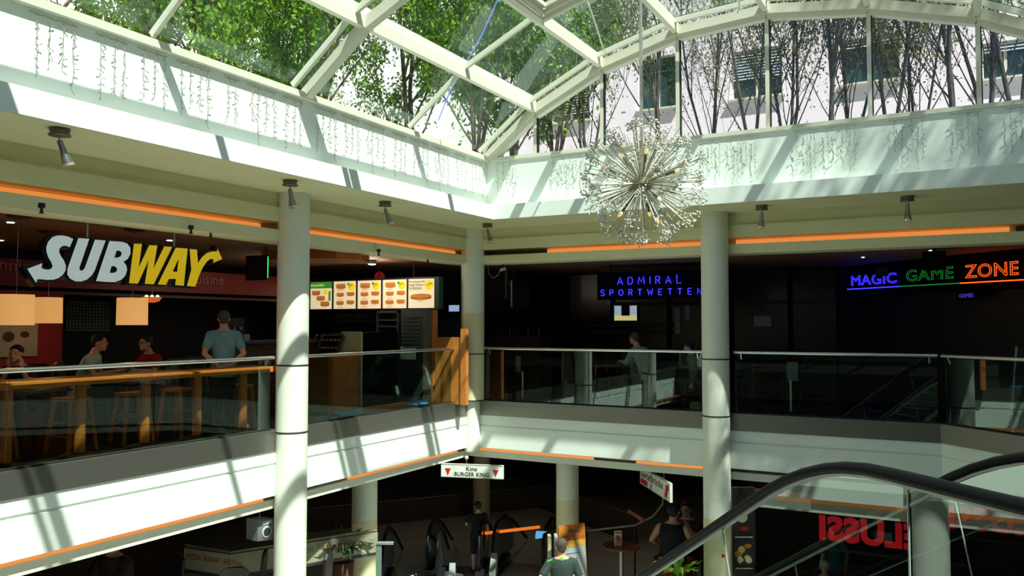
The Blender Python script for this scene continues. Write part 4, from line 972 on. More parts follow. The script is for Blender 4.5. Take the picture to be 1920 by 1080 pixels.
NB = mat('neon_blue', '4A46FF', .4, emit=4.2, ecol='2A22FF'); NG = mat('neon_green', '1C8A30', .4, emit=.9, ecol='128028'); NO = mat('neon_orange', 'FF6A28', .4, emit=2.6, ecol='FF4E14')
NY = 16.6
t = thing('neon_sign', 'blue neon sign in two lines behind the right railing', 'neon sign', tuple(at_y(1200, 560, NY)))
for word, x0, x1, zb, zt in (('ADMIRAL', 1158, 1277, 533.5, 517), ('SPORTWETTEN', 1127, 1315, 554.5, 540)):
    a = at_y(x0, zb, NY); b = at_y(x1, zt, NY); h = b.z-a.z; tot = sum(STK[c][1] for c in word)*h; gap = ((b.x-a.x)-tot)/(len(word)-1); x = a.x
    for j, c in enumerate(word):
        m = MB(); hh = h*1.18 if (word[0] == 'A' and j == 6) else h
        for L in STK[c][0]: m.tube([(x+u*h, NY, a.z+v*hh) for u, v in L], .008, 6)
        part('neon_letter', m, NB, t); x += STK[c][1]*h+gap
a = at_y(1118, 558, NY); b = at_y(1325, 512, NY)
part('backing', MB().box((a.x, NY+.06, a.z-.05), (b.x, NY+.09, b.z+.08)), BLACKM, t)
for x in (a.x+.3, b.x-.3): part('hanger', MB().tube([(x, NY+.08, b.z), (x, NY+.08, 2.9)], .012, 5), BLACK, t)
# neon, outlined letters on the slanting front
NN = 12.2; UD = Vector((1, -1, 0)).normalized()
t = thing('neon_sign', 'slanting neon sign with blue, green and orange outlined words at the right', 'neon sign', tuple(at_n(1700, 530, NN)))
for word, x0, y0, x1, h_px, mm, (ux0, uy0, ux1, uy1) in (('MAGIC', 1595, 535.5, 1681, 18, NB, (1589, 542.5, 1688, 537)), ('GAME', 1698, 527.5, 1788, 21, NG, (1688, 537, 1798, 531)), ('ZONE', 1810, 521, 1910, 24, NO, (1800, 531, 1919, 524.5))):
    a = at_n(x0, y0, NN); b = at_n(x1, y0-.0578*(x1-x0), NN); hgt = at_n(x0, y0-h_px, NN).z-a.z
    M_ = basis(a, UD, UZ); W_ = (b-a).length
    ob = text_part('neon_letters', word, M_, hgt*1.4, t, mm, outline=.0045)
    # fit to the real width along the sign
    loc = [(M_.inverted() @ (v.co+Vector(t.location))) for v in ob.data.vertices]; wx = max(l.x for l in loc); kx = W_/wx
    for v, l in zip(ob.data.vertices, loc): v.co = M_ @ Vector((l.x*kx, l.y, l.z))-Vector(t.location)
    part('neon_underline', MB().tube([at_n(ux0, uy0, NN), at_n(ux1, uy1, NN)], .011, 6), mm, t)
a = at_n(1580, 550, NN+.1); b = at_n(1935, 500, NN+.1)
m = MB(); L = ((b-a).x**2+(b-a).y**2)**.5; m.prism([(0, 0), (L, 0), (L, .75), (0, .75)], (a.x, a.y, a.z-.05), UD, UZ, UD.cross(UZ), -.05, 0); part('sign_board', m, BLACKM, t)
struct('wall_shop_slant', MB().prism([(-.2, 0), (6, 0), (6, 2.2), (-.2, 2.2)], (a.x, a.y, 0), UD, UZ, UD.cross(UZ), -.2, -.1), mat('brown_slant_wall', '1B120A', .6, var=.4, scale=1.2))
p = at_n(1798, 552, NN-.1); text_t = thing('small_neon_sign', 'tiny violet neon sign under the orange neon word', 'neon sign', tuple(p))
text_part('neon_letters', 'GAMES', basis(p+UZ*-.06, UD, UZ), .10, text_t, mat('neon_violet', '5038B0', .4, emit=.5), outline=.004); part('backing', MB().prism([(-.05, -.12), (.5, -.12), (.5, .12), (-.05, .12)], p, UD, UZ, UD.cross(UZ), -.03, -.02), BLACKM, text_t)
p = at_n(1641, 519, NN-.3); b = at_n(1676, 502, NN-.3)
single('hanging_notice', MB().prism([(0, 0), (.36, 0), (.36, .17), (0, .17)], p, UD, UZ, UD.cross(UZ), -.01, 0).tube([p+UD*.18+UZ*.17, Vector((p.x+.13, p.y-.13, 2.9))], .004, 4), mat('notice_grey', '3A3A34', .7), 'small grey notice hanging in front of the blue neon word', 'notice')
a = at_y(1730, 505, 15.4); b = at_y(1773, 470, 15.4)
t = thing('hanging_screen', 'black box screen hanging from the ceiling above the neon sign', 'screen', ((a.x+b.x)/2, 15.4, a.z))
part('casing', MB().box((a.x, 15.4, a.z), (b.x, 15.75, b.z)), BLACKM, t); part('hanger', MB().box(((a.x+b.x)/2-.03, 15.5, b.z), ((a.x+b.x)/2+.03, 15.56, 2.9)), BLACK, t)
# hanging screen by the corner column, camera with cable
p = at_y(959, 576, 15.6); q = at_y(957, 526, 15.6)
t = thing('wall_screen', 'flat screen seen edge-on, hanging from a pole right of the corner column', 'screen', tuple(p))
part('casing', MB().box((p.x-.03, 15.6, p.z), (p.x+.03, 16.4, q.z)), BLACK, t); part('edge', MB().box((p.x-.005, 15.585, p.z), (p.x+.012, 15.6, q.z)), mat('edge_light', 'B8B8B0', .4), t)
p2 = at_y(949, 560, 15.8); part('pole', MB().tube([(p2.x, 15.8, p2.z), (p2.x, 15.8, 2.9)], .025, 8), mat('pole_grey', '4A4A48', .5), t); part('arm', MB().tube([(p2.x, 15.8, p2.z+.3), (p.x, 15.8, p2.z+.3)], .02, 6), BLACK, t)
p = at_y(943, 505, 14.9)
t = thing('security_camera', 'small pale camera with a looping cable right of the corner column', 'camera', tuple(p))
part('camera_body', MB().tube([p+Vector((-.05, -.03, -.02)), p+Vector((.05, .03, .02))], .03, 10), mat('camera_pale', 'B0B0A4', .5), t); part('mount', MB().tube([p, Vector((p.x, p.y, 2.84))], .012, 6), BLACK, t)
part('cable', MB().tube([Vector((p.x-.05, p.y, p.z)), Vector((p.x-.12, p.y, p.z-.12)), Vector((p.x-.24, p.y, p.z-.18)), Vector((p.x-.34, p.y, p.z-.08)), Vector((p.x-.36, p.y, 2.85))], .006, 5), mat('camera_pale', 'B0B0A4', .5), t)
# sign holders on round feet
for px, rect_, l in ((980, (967, 686, 977, 712), 'slim white post stand with a small plate nearest to the corner column'), (1218, (0, 0, 0, 0), 'slim white post stand just left of the right round column'), (1483, (1476, 678, 1496, 708), 'slim white post stand with a square plate right of the right round column')):
    p = at_y(px, 760, 15.3); t = thing('sign_holder', l, 'sign holder', (p.x, 15.3, 0), group=None)
    part('base', MB().lathe((p.x, 15.3, 0), [(.30, 0), (.30, .012), (.2, .035), (.03, .05)], 32), BLACK, t)
    part('post', MB().cyl((p.x, 15.3), .018, .04, .60, 12), mat('white_post', 'E8E8DE', .4, emit=.0), t)
    if rect_[0]:
        a = at_y(rect_[0], rect_[3], 15.3); b = at_y(rect_[2], rect_[1], 15.3); part('plate', MB().box((a.x, 15.29, .58), (b.x, 15.31, .92)), mat('plate_grey', '5A6664', .5), t)
# low wooden counter behind the left part of the right railing
a = at_y(905, 690, 16.8); b = at_y(1012, 690, 16.8)
t = thing('low_counter', 'dark wooden counter with small objects behind the corner column', 'counter', (a.x, 16.8, 0))
part('body', MB().box((a.x-.1, 16.8, 0), (b.x, 17.4, 1.28)), mat('counter_red_brown', '4A2410', .5, var=.2), t); part('top', MB().box((a.x-.1, 16.75, 1.28), (b.x+.02, 17.42, 1.32)), DKWOOD, t)
for px, l in ((956, 'small brown bottle on the dark counter, left one'), (990, 'small brown bottle on the dark counter, middle one'), (1010, 'small brown bottle at the right end of the dark counter')):
    p = at_y(px, 640, 17.0); single('bottle', MB().lathe((p.x, 17.0, 1.32), [(.03, 0), (.035, .1), (.012, .16), (.012, .2)], 12), mat('brown_bottle', '4A2C14', .2), l, 'bottle')
# tables and chairs in the dark
for px, dp, l in ((1150, 17.5, 'dark table under the bright window'), (1262, 17.2, 'dark table in front of the person in white'), (1440, 17.8, 'dark table right of the right round column')):
    p = at_d(px, 680, dp); table(p.x, p.y, .4, .4, 0, l, DKWOOD, rz=.3)
for px, dp, rz, l in ((1085, 17.2, 1, 'dark chair in the betting lounge, leftmost'), (1120, 18, 2.5, 'dark chair left of the bright-window table'), (1185, 18.2, 3.6, 'dark chair behind the bright-window table'), (1298, 17.0, 1.6, 'dark chair touching the outline of the right round column'), (1400, 18, .6, 'dark chair right of the right round column'), (1475, 17.4, 2.2, 'dark chair near the square-plate post stand')):
    p = at_d(px, 680, dp); chair(p.x, p.y, rz, CHB, l)
# A-board at the far right
p = at_y(1890, 700, 14.9)
t = thing('folding_board', 'dark folding board with pale metal legs at the right picture edge', 'board stand', (p.x, 14.9, 0))
LG = mat('leg_metal', '7A8480', .4, .6)
for dx in (0, .5):
    part('leg', MB().bar((p.x+dx, 14.6, 0), (p.x+dx+.12, 14.9, 1.25), .03, .02, UY), LG, t); part('leg', MB().bar((p.x+dx+.25, 15.2, 0), (p.x+dx+.12, 14.9, 1.25), .03, .02, UY), LG, t)
part('board_face', MB().prism([(0.02, .35), (.5, .35), (.62, 1.22), (.14, 1.22)], (p.x, 14.78, 0), UX, UZ, -UY, -.02, 0), mat('board_navy', '12181E', .5), t)
for z in (.5, .85): part('crossbar', MB().bar((p.x+.03, 14.73, z), (p.x+.22, 15.08, z), .02, .02), LG, t)

# ================================================================ LOWER LEVEL
LZ = -3.85
def hsign(label, A, u, w, h, draw, hang=True):
    t = thing('direction_sign', label, 'sign', tuple(A)); u = Vector(u).normalized(); n = u.cross(UZ)
    part('sign_panel', MB().prism([(0, 0), (w, 0), (w, h), (0, h)], A, u, UZ, n, -.05, 0), mat('sign_face_white', 'DFE3D8', .5), t)
    part('sign_rim', MB().prism([(0, 0), (w, 0), (w, .012), (0, .012)], A, u, UZ, n, 0, .004).prism([(0, h-.012), (w, h-.012), (w, h), (0, h)], A, u, UZ, n, 0, .004), mat('rim_grey', '9A9A90', .5), t)
    draw(t, A, u, n)
    if hang:
        for k in (.2, .8): part('wire', MB().tube([A+u*w*k+UZ*h-n*.02, Vector(((A+u*w*k).x, (A+u*w*k).y, -1.07))], .006, 5), ALUM, t)
    return t
A = at_d(827, 894, 14.6); B = at_d(943, 888, 14.25); B.z = A.z+.02
SGI = mat('sign_ink', '1A2420', .6)
def kino(t, A, u, n):
    o = A+n*.003; W = (B-A).length
    for k in (.115, .885): part('red_triangle', MB().prism([(-.055, .155), (.055, .155), (0, .035)], o+u*W*k, u, UZ, n, 0, .003), REDM, t)
    text_part('lettering', 'Kino', basis(o+u*W*.5+UZ*.125, u, UZ), .105, t, SGI, extrude=.001, align='CENTER', bold=.0015)
    text_part('lettering', 'BURGER KING', basis(o+u*W*.5+UZ*.03, u, UZ), .098, t, SGI, extrude=.001, align='CENTER', bold=.0015)
hsign('white hanging sign with two red triangles under the slab corner', A, (B-A), (B-A).length, .235, kino)
A = at_d(1200, 906, 16.6); B2 = at_d(1256, 921, 14.8); B2.z = A.z+.0; u2 = (B2-A); u2.z = 0
def gur(t, A, u, n):
    o = A+n*.003; W = u2.length; u = u.normalized()
    text_part('lettering', 'G\u00fcrtelbr\u00fccke', basis(o+u*.04+UZ*.16, u, UZ), .20, t, SGI, extrude=.001, sx=W*.78/1.16, bold=.001)
    part('red_label', MB().prism(rect(.05, .03, W*.25, .09), o, u, UZ, n, 0, .003), REDM, t)
    part('u_bahn_mark', MB().prism(rect(W*.38, .02, .07, .1), o, u, UZ, n, 0, .003), mat('mark_grey', '6A6A66', .6), t)
    part('red_arrow', MB().prism([(W*.84, .05), (W*.9, .03), (W*.945, .2), (W*.975, .19), (W*.96, .29), (W*.86, .26), (W*.885, .24)], o, u, UZ, n, 0, .003), REDM, t)
hsign('white direction sign with a red arrow hanging askew left of the right round column', A, u2, u2.length, .34, gur)
# exit mark on the lower right column
p = at_d(1058, 871, 17.05); single('exit_sign', MB().box((p.x-.09, p.y-.02, -1.3), (p.x+.09, p.y, -1.13)).box((p.x-.02, p.y-.03, -1.26), (p.x+.04, p.y-.02, -1.18)), mat('exit_green', '2E7A48', .5), 'small green exit mark at the top of the lower middle column', 'sign')
# sensor
p = at_d(875, 858, 15.6); t = thing('ceiling_sensor', 'small round sensor under the slab corner above the hanging sign', 'sensor', tuple(p))
part('housing', MB().ball(p, .04, 12), mat('sensor_cream', 'C8C49A', .5), t); part('stem', MB().tube([p, Vector((p.x, p.y, -1.08))], .01, 6), ALUM, t)
# loudspeaker
p = at_d(487, 990, 12.35)
t = thing('loudspeaker', 'grey box loudspeaker hanging left of the tall round column', 'loudspeaker', (p.x, p.y, p.z), R(-6), local=True)
GB = mat('speaker_grey', '6A6E6E', .5)
part('cabinet', MB().prism([(-.14, -.15), (.14, -.18), (.14, .13), (-.14, .16)], (-.13, 0, 0), (0, 1, 0), UZ, (1, 0, 0), 0, .26), GB, t)
part('woofer_ring', MB().tube([(.13, .02, -.04), (.145, .02, -.04)], .085, 24), mat('ring_grey', 'B8BAB8', .4), t); part('woofer_cone', MB().tube([(.14, .02, -.04), (.148, .02, -.04)], .062, 24), DGREY, t)
part('tweeter', MB().box((.125, -.06, .07), (.136, .1, .12)), mat('ring_grey', 'B8BAB8', .4), t); part('bracket', MB().tube([(0, 0, .1), (-.02, 0, .3), (0, 0, -1.08-p.z)], .014, 6), ALUM, t); part('cable', MB().tube([(-.14, 0, .05), (-.22, -.05, 0), (-.2, -.05, -.1), (-.13, 0, -.12)], .006, 5), BLACK, t)

# parapets with faint lettering around the lower opening
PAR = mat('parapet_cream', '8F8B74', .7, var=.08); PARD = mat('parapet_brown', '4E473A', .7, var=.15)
def parapet(A, B, zt, h, label, m_=PAR, words=(), rail=True):
    A, B = Vector(A), Vector(B); A.z = B.z = 0; u = (B-A).normalized(); n = u.cross(UZ); L = (B-A).length
    t = thing('parapet', label, 'parapet', (A.x, A.y, zt-h))
    part('parapet_panel', MB().prism([(0, zt-h), (L, zt-h), (L, zt), (0, zt)], A, u, UZ, n, -.08, 0), m_, t)
    if rail: part('top_rail', MB().tube([A+UZ*(zt+.03)-n*.04, B+UZ*(zt+.03)-n*.04], .025, 8), mat('rail_dim', '8A8876', .4, .5), t)
    for s_, k, mm in words: text_part('lettering', s_, basis(A+u*L*k+UZ*(zt-.16)+n*.003, u, UZ), .11, t, mm, bold=.001)
    part('kick_plate', MB().prism([(0, zt-h-.05), (L, zt-h-.05), (L, zt-h), (0, zt-h)], A, u, UZ, n, -.09, .01), DGREY, t)
    return t
RL = mat('red_letters', 'A03018', .6); GL_ = mat('green_letters', '3E7A5A', .6)
A = at_d(345, 1012, 13.6); B = at_d(432, 1040, 13.2); C = at_d(708, 1022, 14.6)
zt = at_d(432, 1040, 13.2).z
struct('trim_9', MB().box((-9.4, 15.6, -3.86), (-9.3, 15.7, -3.85)), DGREY)
parapet(A, B, zt+.0, .34, 'cream parapet panel with faint red lettering below the left gallery', words=(('PIZZA  KEBAP  SPEZIAL', .06, RL),))
parapet(B, C, zt, .34, 'cream parapet with green and red lettering passing behind the left round column', words=(('SCHNITZEL', .32, GL_), ('SALAT', .60, RL), ('PALACE', .72, RL)))
part_a = at_d(705, 1018, 14.3); part_b = at_d(738, 1018, 14.3)
t = thing('glass_barrier', 'short glass barrier with a thick pale rail right of the lower left column', 'barrier', (part_a.x, part_a.y, LZ))
part('glass_panel', MB().prism([(0, LZ), ((part_b-part_a).length, LZ), ((part_b-part_a).length, part_a.z-.03), (0, part_a.z-.03)], Vector((part_a.x, part_a.y, 0)), (part_b-part_a), UZ, UY, 0, .01), mat('frosted_green', '5E7466', .3, var=.1), t)
part('rail', MB().tube([part_a, part_b], .03, 10), ALUM, t)
# far side of the next opening: long dim fascia with orange strips
def farband(px0, py0, d0, px1, py1, d1, h, label, m_=PARD):
    A = at_d(px0, py0, d0); B = at_d(px1, py1, d1); return parapet(A, B, A.z, h, label, m_, rail=True)
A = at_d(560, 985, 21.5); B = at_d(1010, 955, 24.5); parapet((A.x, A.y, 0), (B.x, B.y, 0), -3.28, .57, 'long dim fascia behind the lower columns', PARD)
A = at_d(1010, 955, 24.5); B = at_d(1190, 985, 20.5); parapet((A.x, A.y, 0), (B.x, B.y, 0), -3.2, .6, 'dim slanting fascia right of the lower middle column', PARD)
for (x0, y0, d0, x1, y1, d1, l) in ((908, 1000, 18.2, 1012, 988, 18.6, 'glowing orange strip behind the person in black'), (580, 1026, 15.6, 628, 1011, 16.4, 'glowing orange strip between the left round column and the lower left column'), (450, 1068, 14.2, 502, 1048, 14.2, 'glowing orange strip left of the tall round column near the bottom edge'), (1178, 958, 17.5, 1206, 976, 17, 'small dull orange strip under the askew direction sign')):
    A = at_d(x0, y0, d0); B = at_d(x1, y1, d1); single('cove_light', MB().bar(A, B, .05, .055), mat('orange_strip_dim', 'E07828', .6, emit=.8, ecol='F07020') if y1 != 976 else mat('orange_strip_dull', '7A3A1C', .6, emit=.15), l, 'light')
# handrail loop, dark rail
pts = [at_d(x, y, d) for x, y, d in ((1100, 995, 17.6), (1190, 985, 17.4), (1225, 968, 17.2), (1243, 945, 17.1), (1244, 930, 17.1), (1232, 918, 17.2))]
t = thing('curved_railing', 'dark curved handrail sweeping up under the askew direction sign', 'railing', (pts[1].x, pts[1].y, LZ))
part('handrail', MB().tube(pts, .025, 8), mat('rail_dim', '8A8876', .4, .5), t)
for q in (pts[0], pts[1]): part('post', MB().tube([q, Vector((q.x, q.y, LZ))], .02, 6), BLACK, t)
pts = [at_d(x, y, d) for x, y, d in ((740, 988, 17), (880, 984, 17.5), (1040, 988, 17.5))]

for (px, py, dp), e, l in (((760, 880, 20.5), 5, 'added fill lamp far back on the lower level left of the hanging sign'), ((980, 885, 21), 5, 'added fill lamp far back on the lower level right of the hanging sign'), ((1240, 905, 18.5), 9, 'added fill lamp over the seated people on the lower level'), ((300, 1010, 15), 6, 'added fill lamp over the restaurant at the bottom left')):  # out-of-view lamps with housings, added to brighten the dark lower level
    p = at_d(px, py, dp); p.z = -1.16; t = thing('ceiling_light', l, 'ceiling light', tuple(p)); part('housing', MB().cyl((p.x, p.y), .09, -1.16, -1.07), GREYP, t)
    point('lamp_bulb', (p.x, p.y, -1.28), e, (1, .75, .5), .06)
# pair of small escalators seen head-on
def small_escalator(px, py, dep, rz, label):
    p = at_d(px, py, dep); t = thing('escalator', label, 'escalator', (p.x, p.y, LZ), rz, local=True)
    for sx in (-.55, .55):
        loop = []; H = .95
        for k in range(9): a = -math.pi/2-math.pi*k/8*1.0; loop.append(Vector((sx, .3*math.cos(a)+0.0, .58+.37*-math.sin(a)*-1)))
        path = [Vector((sx, 0.2, .2)), Vector((sx, -.12, .34)), Vector((sx, -.24, .62)), Vector((sx, -.14, .92)), Vector((sx, .15, 1.10)), Vector((sx, .7, 1.15)), Vector((sx, 1.6, .8)), Vector((sx, 2.9, .1))]
        part('handrail', MB().tube(path, .035, 8), RUBBER, t)
        part('glass_panel', MB().quad([path[0], path[2], path[4], path[5], Vector((sx, .9, .2))]).quad([Vector((sx, .9, .2)), path[5], path[6], Vector((sx, 1.6, .2))]), mat('glass_sheen', '3A4A58', .08, .3, var=.5, scale=3), t)
        part('skirt', MB().box((sx-.09, -.1, 0), (sx+.09, 1.0, .22)), mat('skirt_grey', '2E3134', .3, .6), t)
    part('comb_plate', MB().box((-.46, -.2, .0), (.46, .95, .02)), ALUM, t)
    part('control_box', MB().cbox((.85, -.1, .35), (.12, .5, .22), M=Matrix.Rotation(.6, 4, 'X')), mat('control_grey', '8A8C8C', .5), t)
small_escalator(770, 1040, 16.8, YAW, 'small escalator left of the person in black, beside the lower left column')
small_escalator(852, 1040, 17.6, YAW-.1, 'shiny glass-sided escalator just left of the person in black')
small_escalator(975, 1040, 17.8, YAW-.25, 'dark escalator right of the person in black')
single('shop_sign_band', MB().box((-12.6, 24.4, -3.9), (-9.2, 24.5, -3.45)), mat('dim_red_band', '2A0C08', .7), 'dim dark red band above the far escalators', 'sign')
# round bistro table with a menu card
p = at_d(1165, 1022, 16.4)
table(p.x, p.y, .38, .38, LZ, 'round reddish wooden bistro table right of the menu board', mat('table_red_wood', '6A2C18', .35, var=.15), h=p.z-LZ, round_=True)
q = at_d(1158, 1018, 16.3); M_ = basis((q.x-.07, q.y, p.z+.005), RT, UZ)
board('menu_card', 'folded menu card with a red picture standing on the round bistro table', 'menu card', M_, .15, .29, mat('card_white', 'C8C4B4', .6), [(REDM, rect(.01, .24, .13, .03)), (mat('card_brown', '7A4A28', .6), ell(.07, .15, .05, .06)), (REDM, ell(.1, .12, .04, .07)), (mat('card_tan', 'C09A60', .6), ell(.08, .05, .05, .04))])
# menu board stand behind the man
A = at_d(1060, 1085, 14.6); w = .56
t = thing('menu_stand', 'tall menu stand with an orange header beside the man in the dark sports shirt', 'menu stand', (A.x, A.y, LZ))
u_ = Vector((math.cos(YAW+.5), math.sin(YAW+.5), 0)); n_ = u_.cross(UZ); up_ = (UZ-n_*.10).normalized(); zt = at_d(1085, 992, 14.6).z; O_ = Vector((A.x-.02, A.y, LZ))
Hs = (zt-LZ)
part('board', MB().prism([(0, .1), (w, .1), (w, Hs), (0, Hs)], O_, u_, up_, n_, -.05, -.01), mat('stand_orange', 'A86420', .5, var=.25, scale=4), t)
part('menu_sheet', MB().prism([(.03, .15), (w-.02, .15), (w-.02, Hs-.26), (.03, Hs-.26)], O_, u_, up_, n_, -.01, .0), mat('sheet_grey', '8E9698', .5), t)
part('header_strip', MB().prism([(.03, Hs-.38), (w-.02, Hs-.38), (w-.02, Hs-.27), (.03, Hs-.27)], O_, u_, up_, n_, 0, .004), mat('stand_gold', 'B08A30', .5), t)
part('header_strip', MB().prism([(.03, Hs-.27), (w-.02, Hs-.27), (w-.02, Hs-.19), (.03, Hs-.19)], O_, u_, up_, n_, 0, .004), mat('stand_red_brown', '9A4A1E', .5), t)
m = MB(); rg = random.Random(8)
for k in range(12): m.prism(rect(.08+.02*rg.random(), Hs-.5-.1*k, .18+.16*rg.random(), .012), O_, u_, up_, n_, .0, .003)
part('printed_lines', m, mat('print_dark', '4A4E50', .6), t)
text_part('lettering', 'Menu', Matrix.Translation(O_) @ basis((0, 0, 0), u_, up_) @ Matrix.Translation((.18, Hs-.15, -.008)), .11, t, SGI, shear=.3)
part('foot', MB().cbox((O_.x+.2, O_.y+.05, LZ+.05), (.6, .4, .1), YAW), BLACK, t)
# second thin stand left of the man
p = at_d(1030, 1005, 15.3); t = thing('panel_stand', 'narrow pale upright panel left of the man in the dark sports shirt', 'stand', (p.x, p.y, LZ))
for k, mm in ((0, 'B0A888'), (.1, '9AA0A0'), (.17, '7A7A60')): part('leaf', MB().cbox((p.x+k*RT.x, p.y+k*RT.y+k*.5, (LZ+p.z)/2), (.06, .3, p.z-LZ), YAW), mat('leaf_'+mm, mm, .5), t)
# blue cap-like cloth on the rail
p = at_d(1015, 1003, 16.5); t = thing('blue_cloths', 'light blue folded cloth hanging over the rail left of the man', 'cloth', tuple(p))
part('fold', MB().quad([p-RT*.12, p+RT*.03+UZ*.02, p+RT*.12+UZ*.07, p-RT*.1+UZ*.08]).quad([p-RT*.12-UZ*.08, p+RT*.02-UZ*.06, p+RT*.03+UZ*.02, p-RT*.12]), mat('blue_cloth_dim', '4A88C0', .7), t)
# posters on the column right of the tall right column
p0 = at_d(1374, 960, 13.3); zt, zb = at_d(1374, 945, 13.3).z, LZ
t = thing('poster_column', 'dark poster pillar with three food pictures right of the right round column', 'poster', (p0.x, p0.y, LZ)); u_ = RT; n_ = u_.cross(UZ)
O_ = Vector((p0.x, p0.y, 0)); zs = [at_d(1374, y, 13.3).z for y in (915, 942, 1002, 1008, 1060, 1066, 1150)]
part('pillar_panel', MB().prism([(0, LZ), (.36, LZ), (.36, zs[0]), (0, zs[0])], O_, u_, UZ, n_, -.1, 0), mat('pillar_dark', '1C1414', .5), t)
PR = mat('poster_red', '9A2420', .5); PC = mat('poster_cream', 'C8C0A0', .5, var=.1); PO = mat('poster_orange', 'A8662C', .5); PY = mat('poster_yellow', 'B89A48', .5)
part('round_badge', MB().prism(ell(.19, zs[1]-.06, .075, .07), O_, u_, UZ, n_, 0, .02), PR, t)
part('picture', MB().mi(0).prism(rect(.02, zs[2]+.05, .30, zs[1]-zs[2]-.1), O_, u_, UZ, n_, 0, .004).mi(1).prism(ell(.15, (zs[1]+zs[2])/2+.02, .085, .085), O_, u_, UZ, n_, .004, .008).mi(2).prism(rect(.12, zs[2]+.06, .12, .07), O_, u_, UZ, n_, .004, .009), [mat('pic_dark', '2E2026', .5), PC, PR], t)
for k, (za, zb_) in enumerate(((zs[3], zs[4]), (zs[5], zs[6]))):
    h = za-zb_; rg = random.Random(k+4); m = MB().mi(0).prism(rect(.02, zb_, .30, h), O_, u_, UZ, n_, 0, .004)
    for j in range(7): m.mi(1+j % 3).prism(ell(.07+.2*rg.random(), zb_+h*(.15+.7*rg.random()), .035+.03*rg.random(), .03+.03*rg.random()), O_, u_, UZ, n_, .004, .006+.001*j)
    part('picture', m, [mat('pic_dark', '2E2026', .5), PC, PO, PY], t)
    part('caption', MB().prism(rect(.03, za+.005, .28, .018), O_, u_, UZ, n_, .004, .008), PC, t)
p = at_d(1356, 1042, 13.4)
single('column_sticker', MB().prism(rect(-.025, -.025, .05, .05), at_d(1356, 1042, 13.25), RT, UZ, RT.cross(UZ), 0, .004), REDM, 'tiny red sticker on the beige foot of the right round column', 'sticker')
# store fittings under the right gallery
for (x0, y0, x1, y1, dd, c, e, l) in ((1375, 935, 1520, 942, 16.5, 'C8CCC4', .0, 'pale shelf edge under the slab right of the poster pillar'), (1380, 926, 1520, 934, 17.0, 'A05A24', .15, 'dull orange lamp strip above the shelf edge'), (1640, 1000, 1672, 1016, 15, '4A5256', 0, 'grey hanging plate in the dark shop at the right')):
    a = at_y(x0, y1, dd); b = at_y(x1, y0, dd); single('shelf_edge' if e == 0 and x0 < 1600 else ('cove_light' if e else 'hanging_plate'), MB().box((a.x, dd, a.z), (b.x, dd+.05, b.z)), mat('dim_'+c, c, .5, emit=e), l, 'light' if e else 'fitting')
struct('wall_lower_right', MB().box((-4.2, 18.4, LZ), (14, 18.5, -1.1)), DARKWALL)
struct('wall_lower_left', MB().box((-15.1, -6, LZ), (-15, 13, -1.1)), mat('lower_dim_wall', '2A1A12', .8, var=.4))
# red shop letters seen mirrored in the escalator glass
t = thing('shop_letters', 'red illuminated shop letters under the left gallery, mirrored in the escalator glass', 'sign', (-9.6, 3.6, -1.7))
text_part('lettering', 'ELUSSI', basis((-9.6, 4.25, -1.62), UY, UZ), .47, t, mat('neon_red_letters', 'D01828', .5, emit=1.1, ecol='D01020'), extrude=.03, bold=.02)
part('letter_rail', MB().box((-9.68, 3.7, -1.8), (-9.63, 5.8, -1.76)).box((-9.68, 4.2, -1.76), (-9.63, 4.24, -1.08)).box((-9.68, 5.3, -1.76), (-9.63, 5.34, -1.08)), BLACK, t)

# potted plants
def plant(p, r, h, label, pot_c='6A3A22', n=26, z=None):
    t = thing('potted_plant', label, 'plant', (p.x, p.y, LZ)); rg = random.Random(int(p.x*100))
    part('pot', MB().lathe((p.x, p.y, LZ), [(.16, 0), (.22, h), (.19, h)], 20), mat('pot_'+pot_c, pot_c, .7), t)
    for k in range(n):
        a = rg.random()*6.28; L = r*rg.uniform(.7, 1.2); pts = [Vector((p.x, p.y, LZ+h))]
        for j in range(1, 6): f = j/5; pts.append(Vector((p.x+math.cos(a)*L*f, p.y+math.sin(a)*L*f, LZ+h+L*1.3*f-L*.9*f*f*rg.uniform(.6, 1.2))))
        m = MB(); w = .028
        sd = Vector((-math.sin(a), math.cos(a), 0))
        for j in range(5):
            w0, w1 = w*math.sin(math.pi*(j+.2)/5.4), w*math.sin(math.pi*(j+1.2)/6.4) if j < 4 else .002
            m.quad([pts[j]-sd*w0, pts[j]+sd*w0, pts[j+1]+sd*w1, pts[j+1]-sd*w1])
        part('leaf', m, LEAF if n < 40 else mat('plant_leaf', '2E4A20', .6, var=.3), t)
    return t
p = at_d(640, 1072, 14.4); plant(p, .62, at_d(640, 1052, 14.4).z-LZ, 'bushy potted plant left of the lower left column', n=90)
p = at_d(1272, 1085, 13.2); plant(p, .42, at_d(1280, 1085, 13.2).z-LZ, 'bright green palm-like plant at the bottom edge left of the right round column', '3A3A38', n=24)
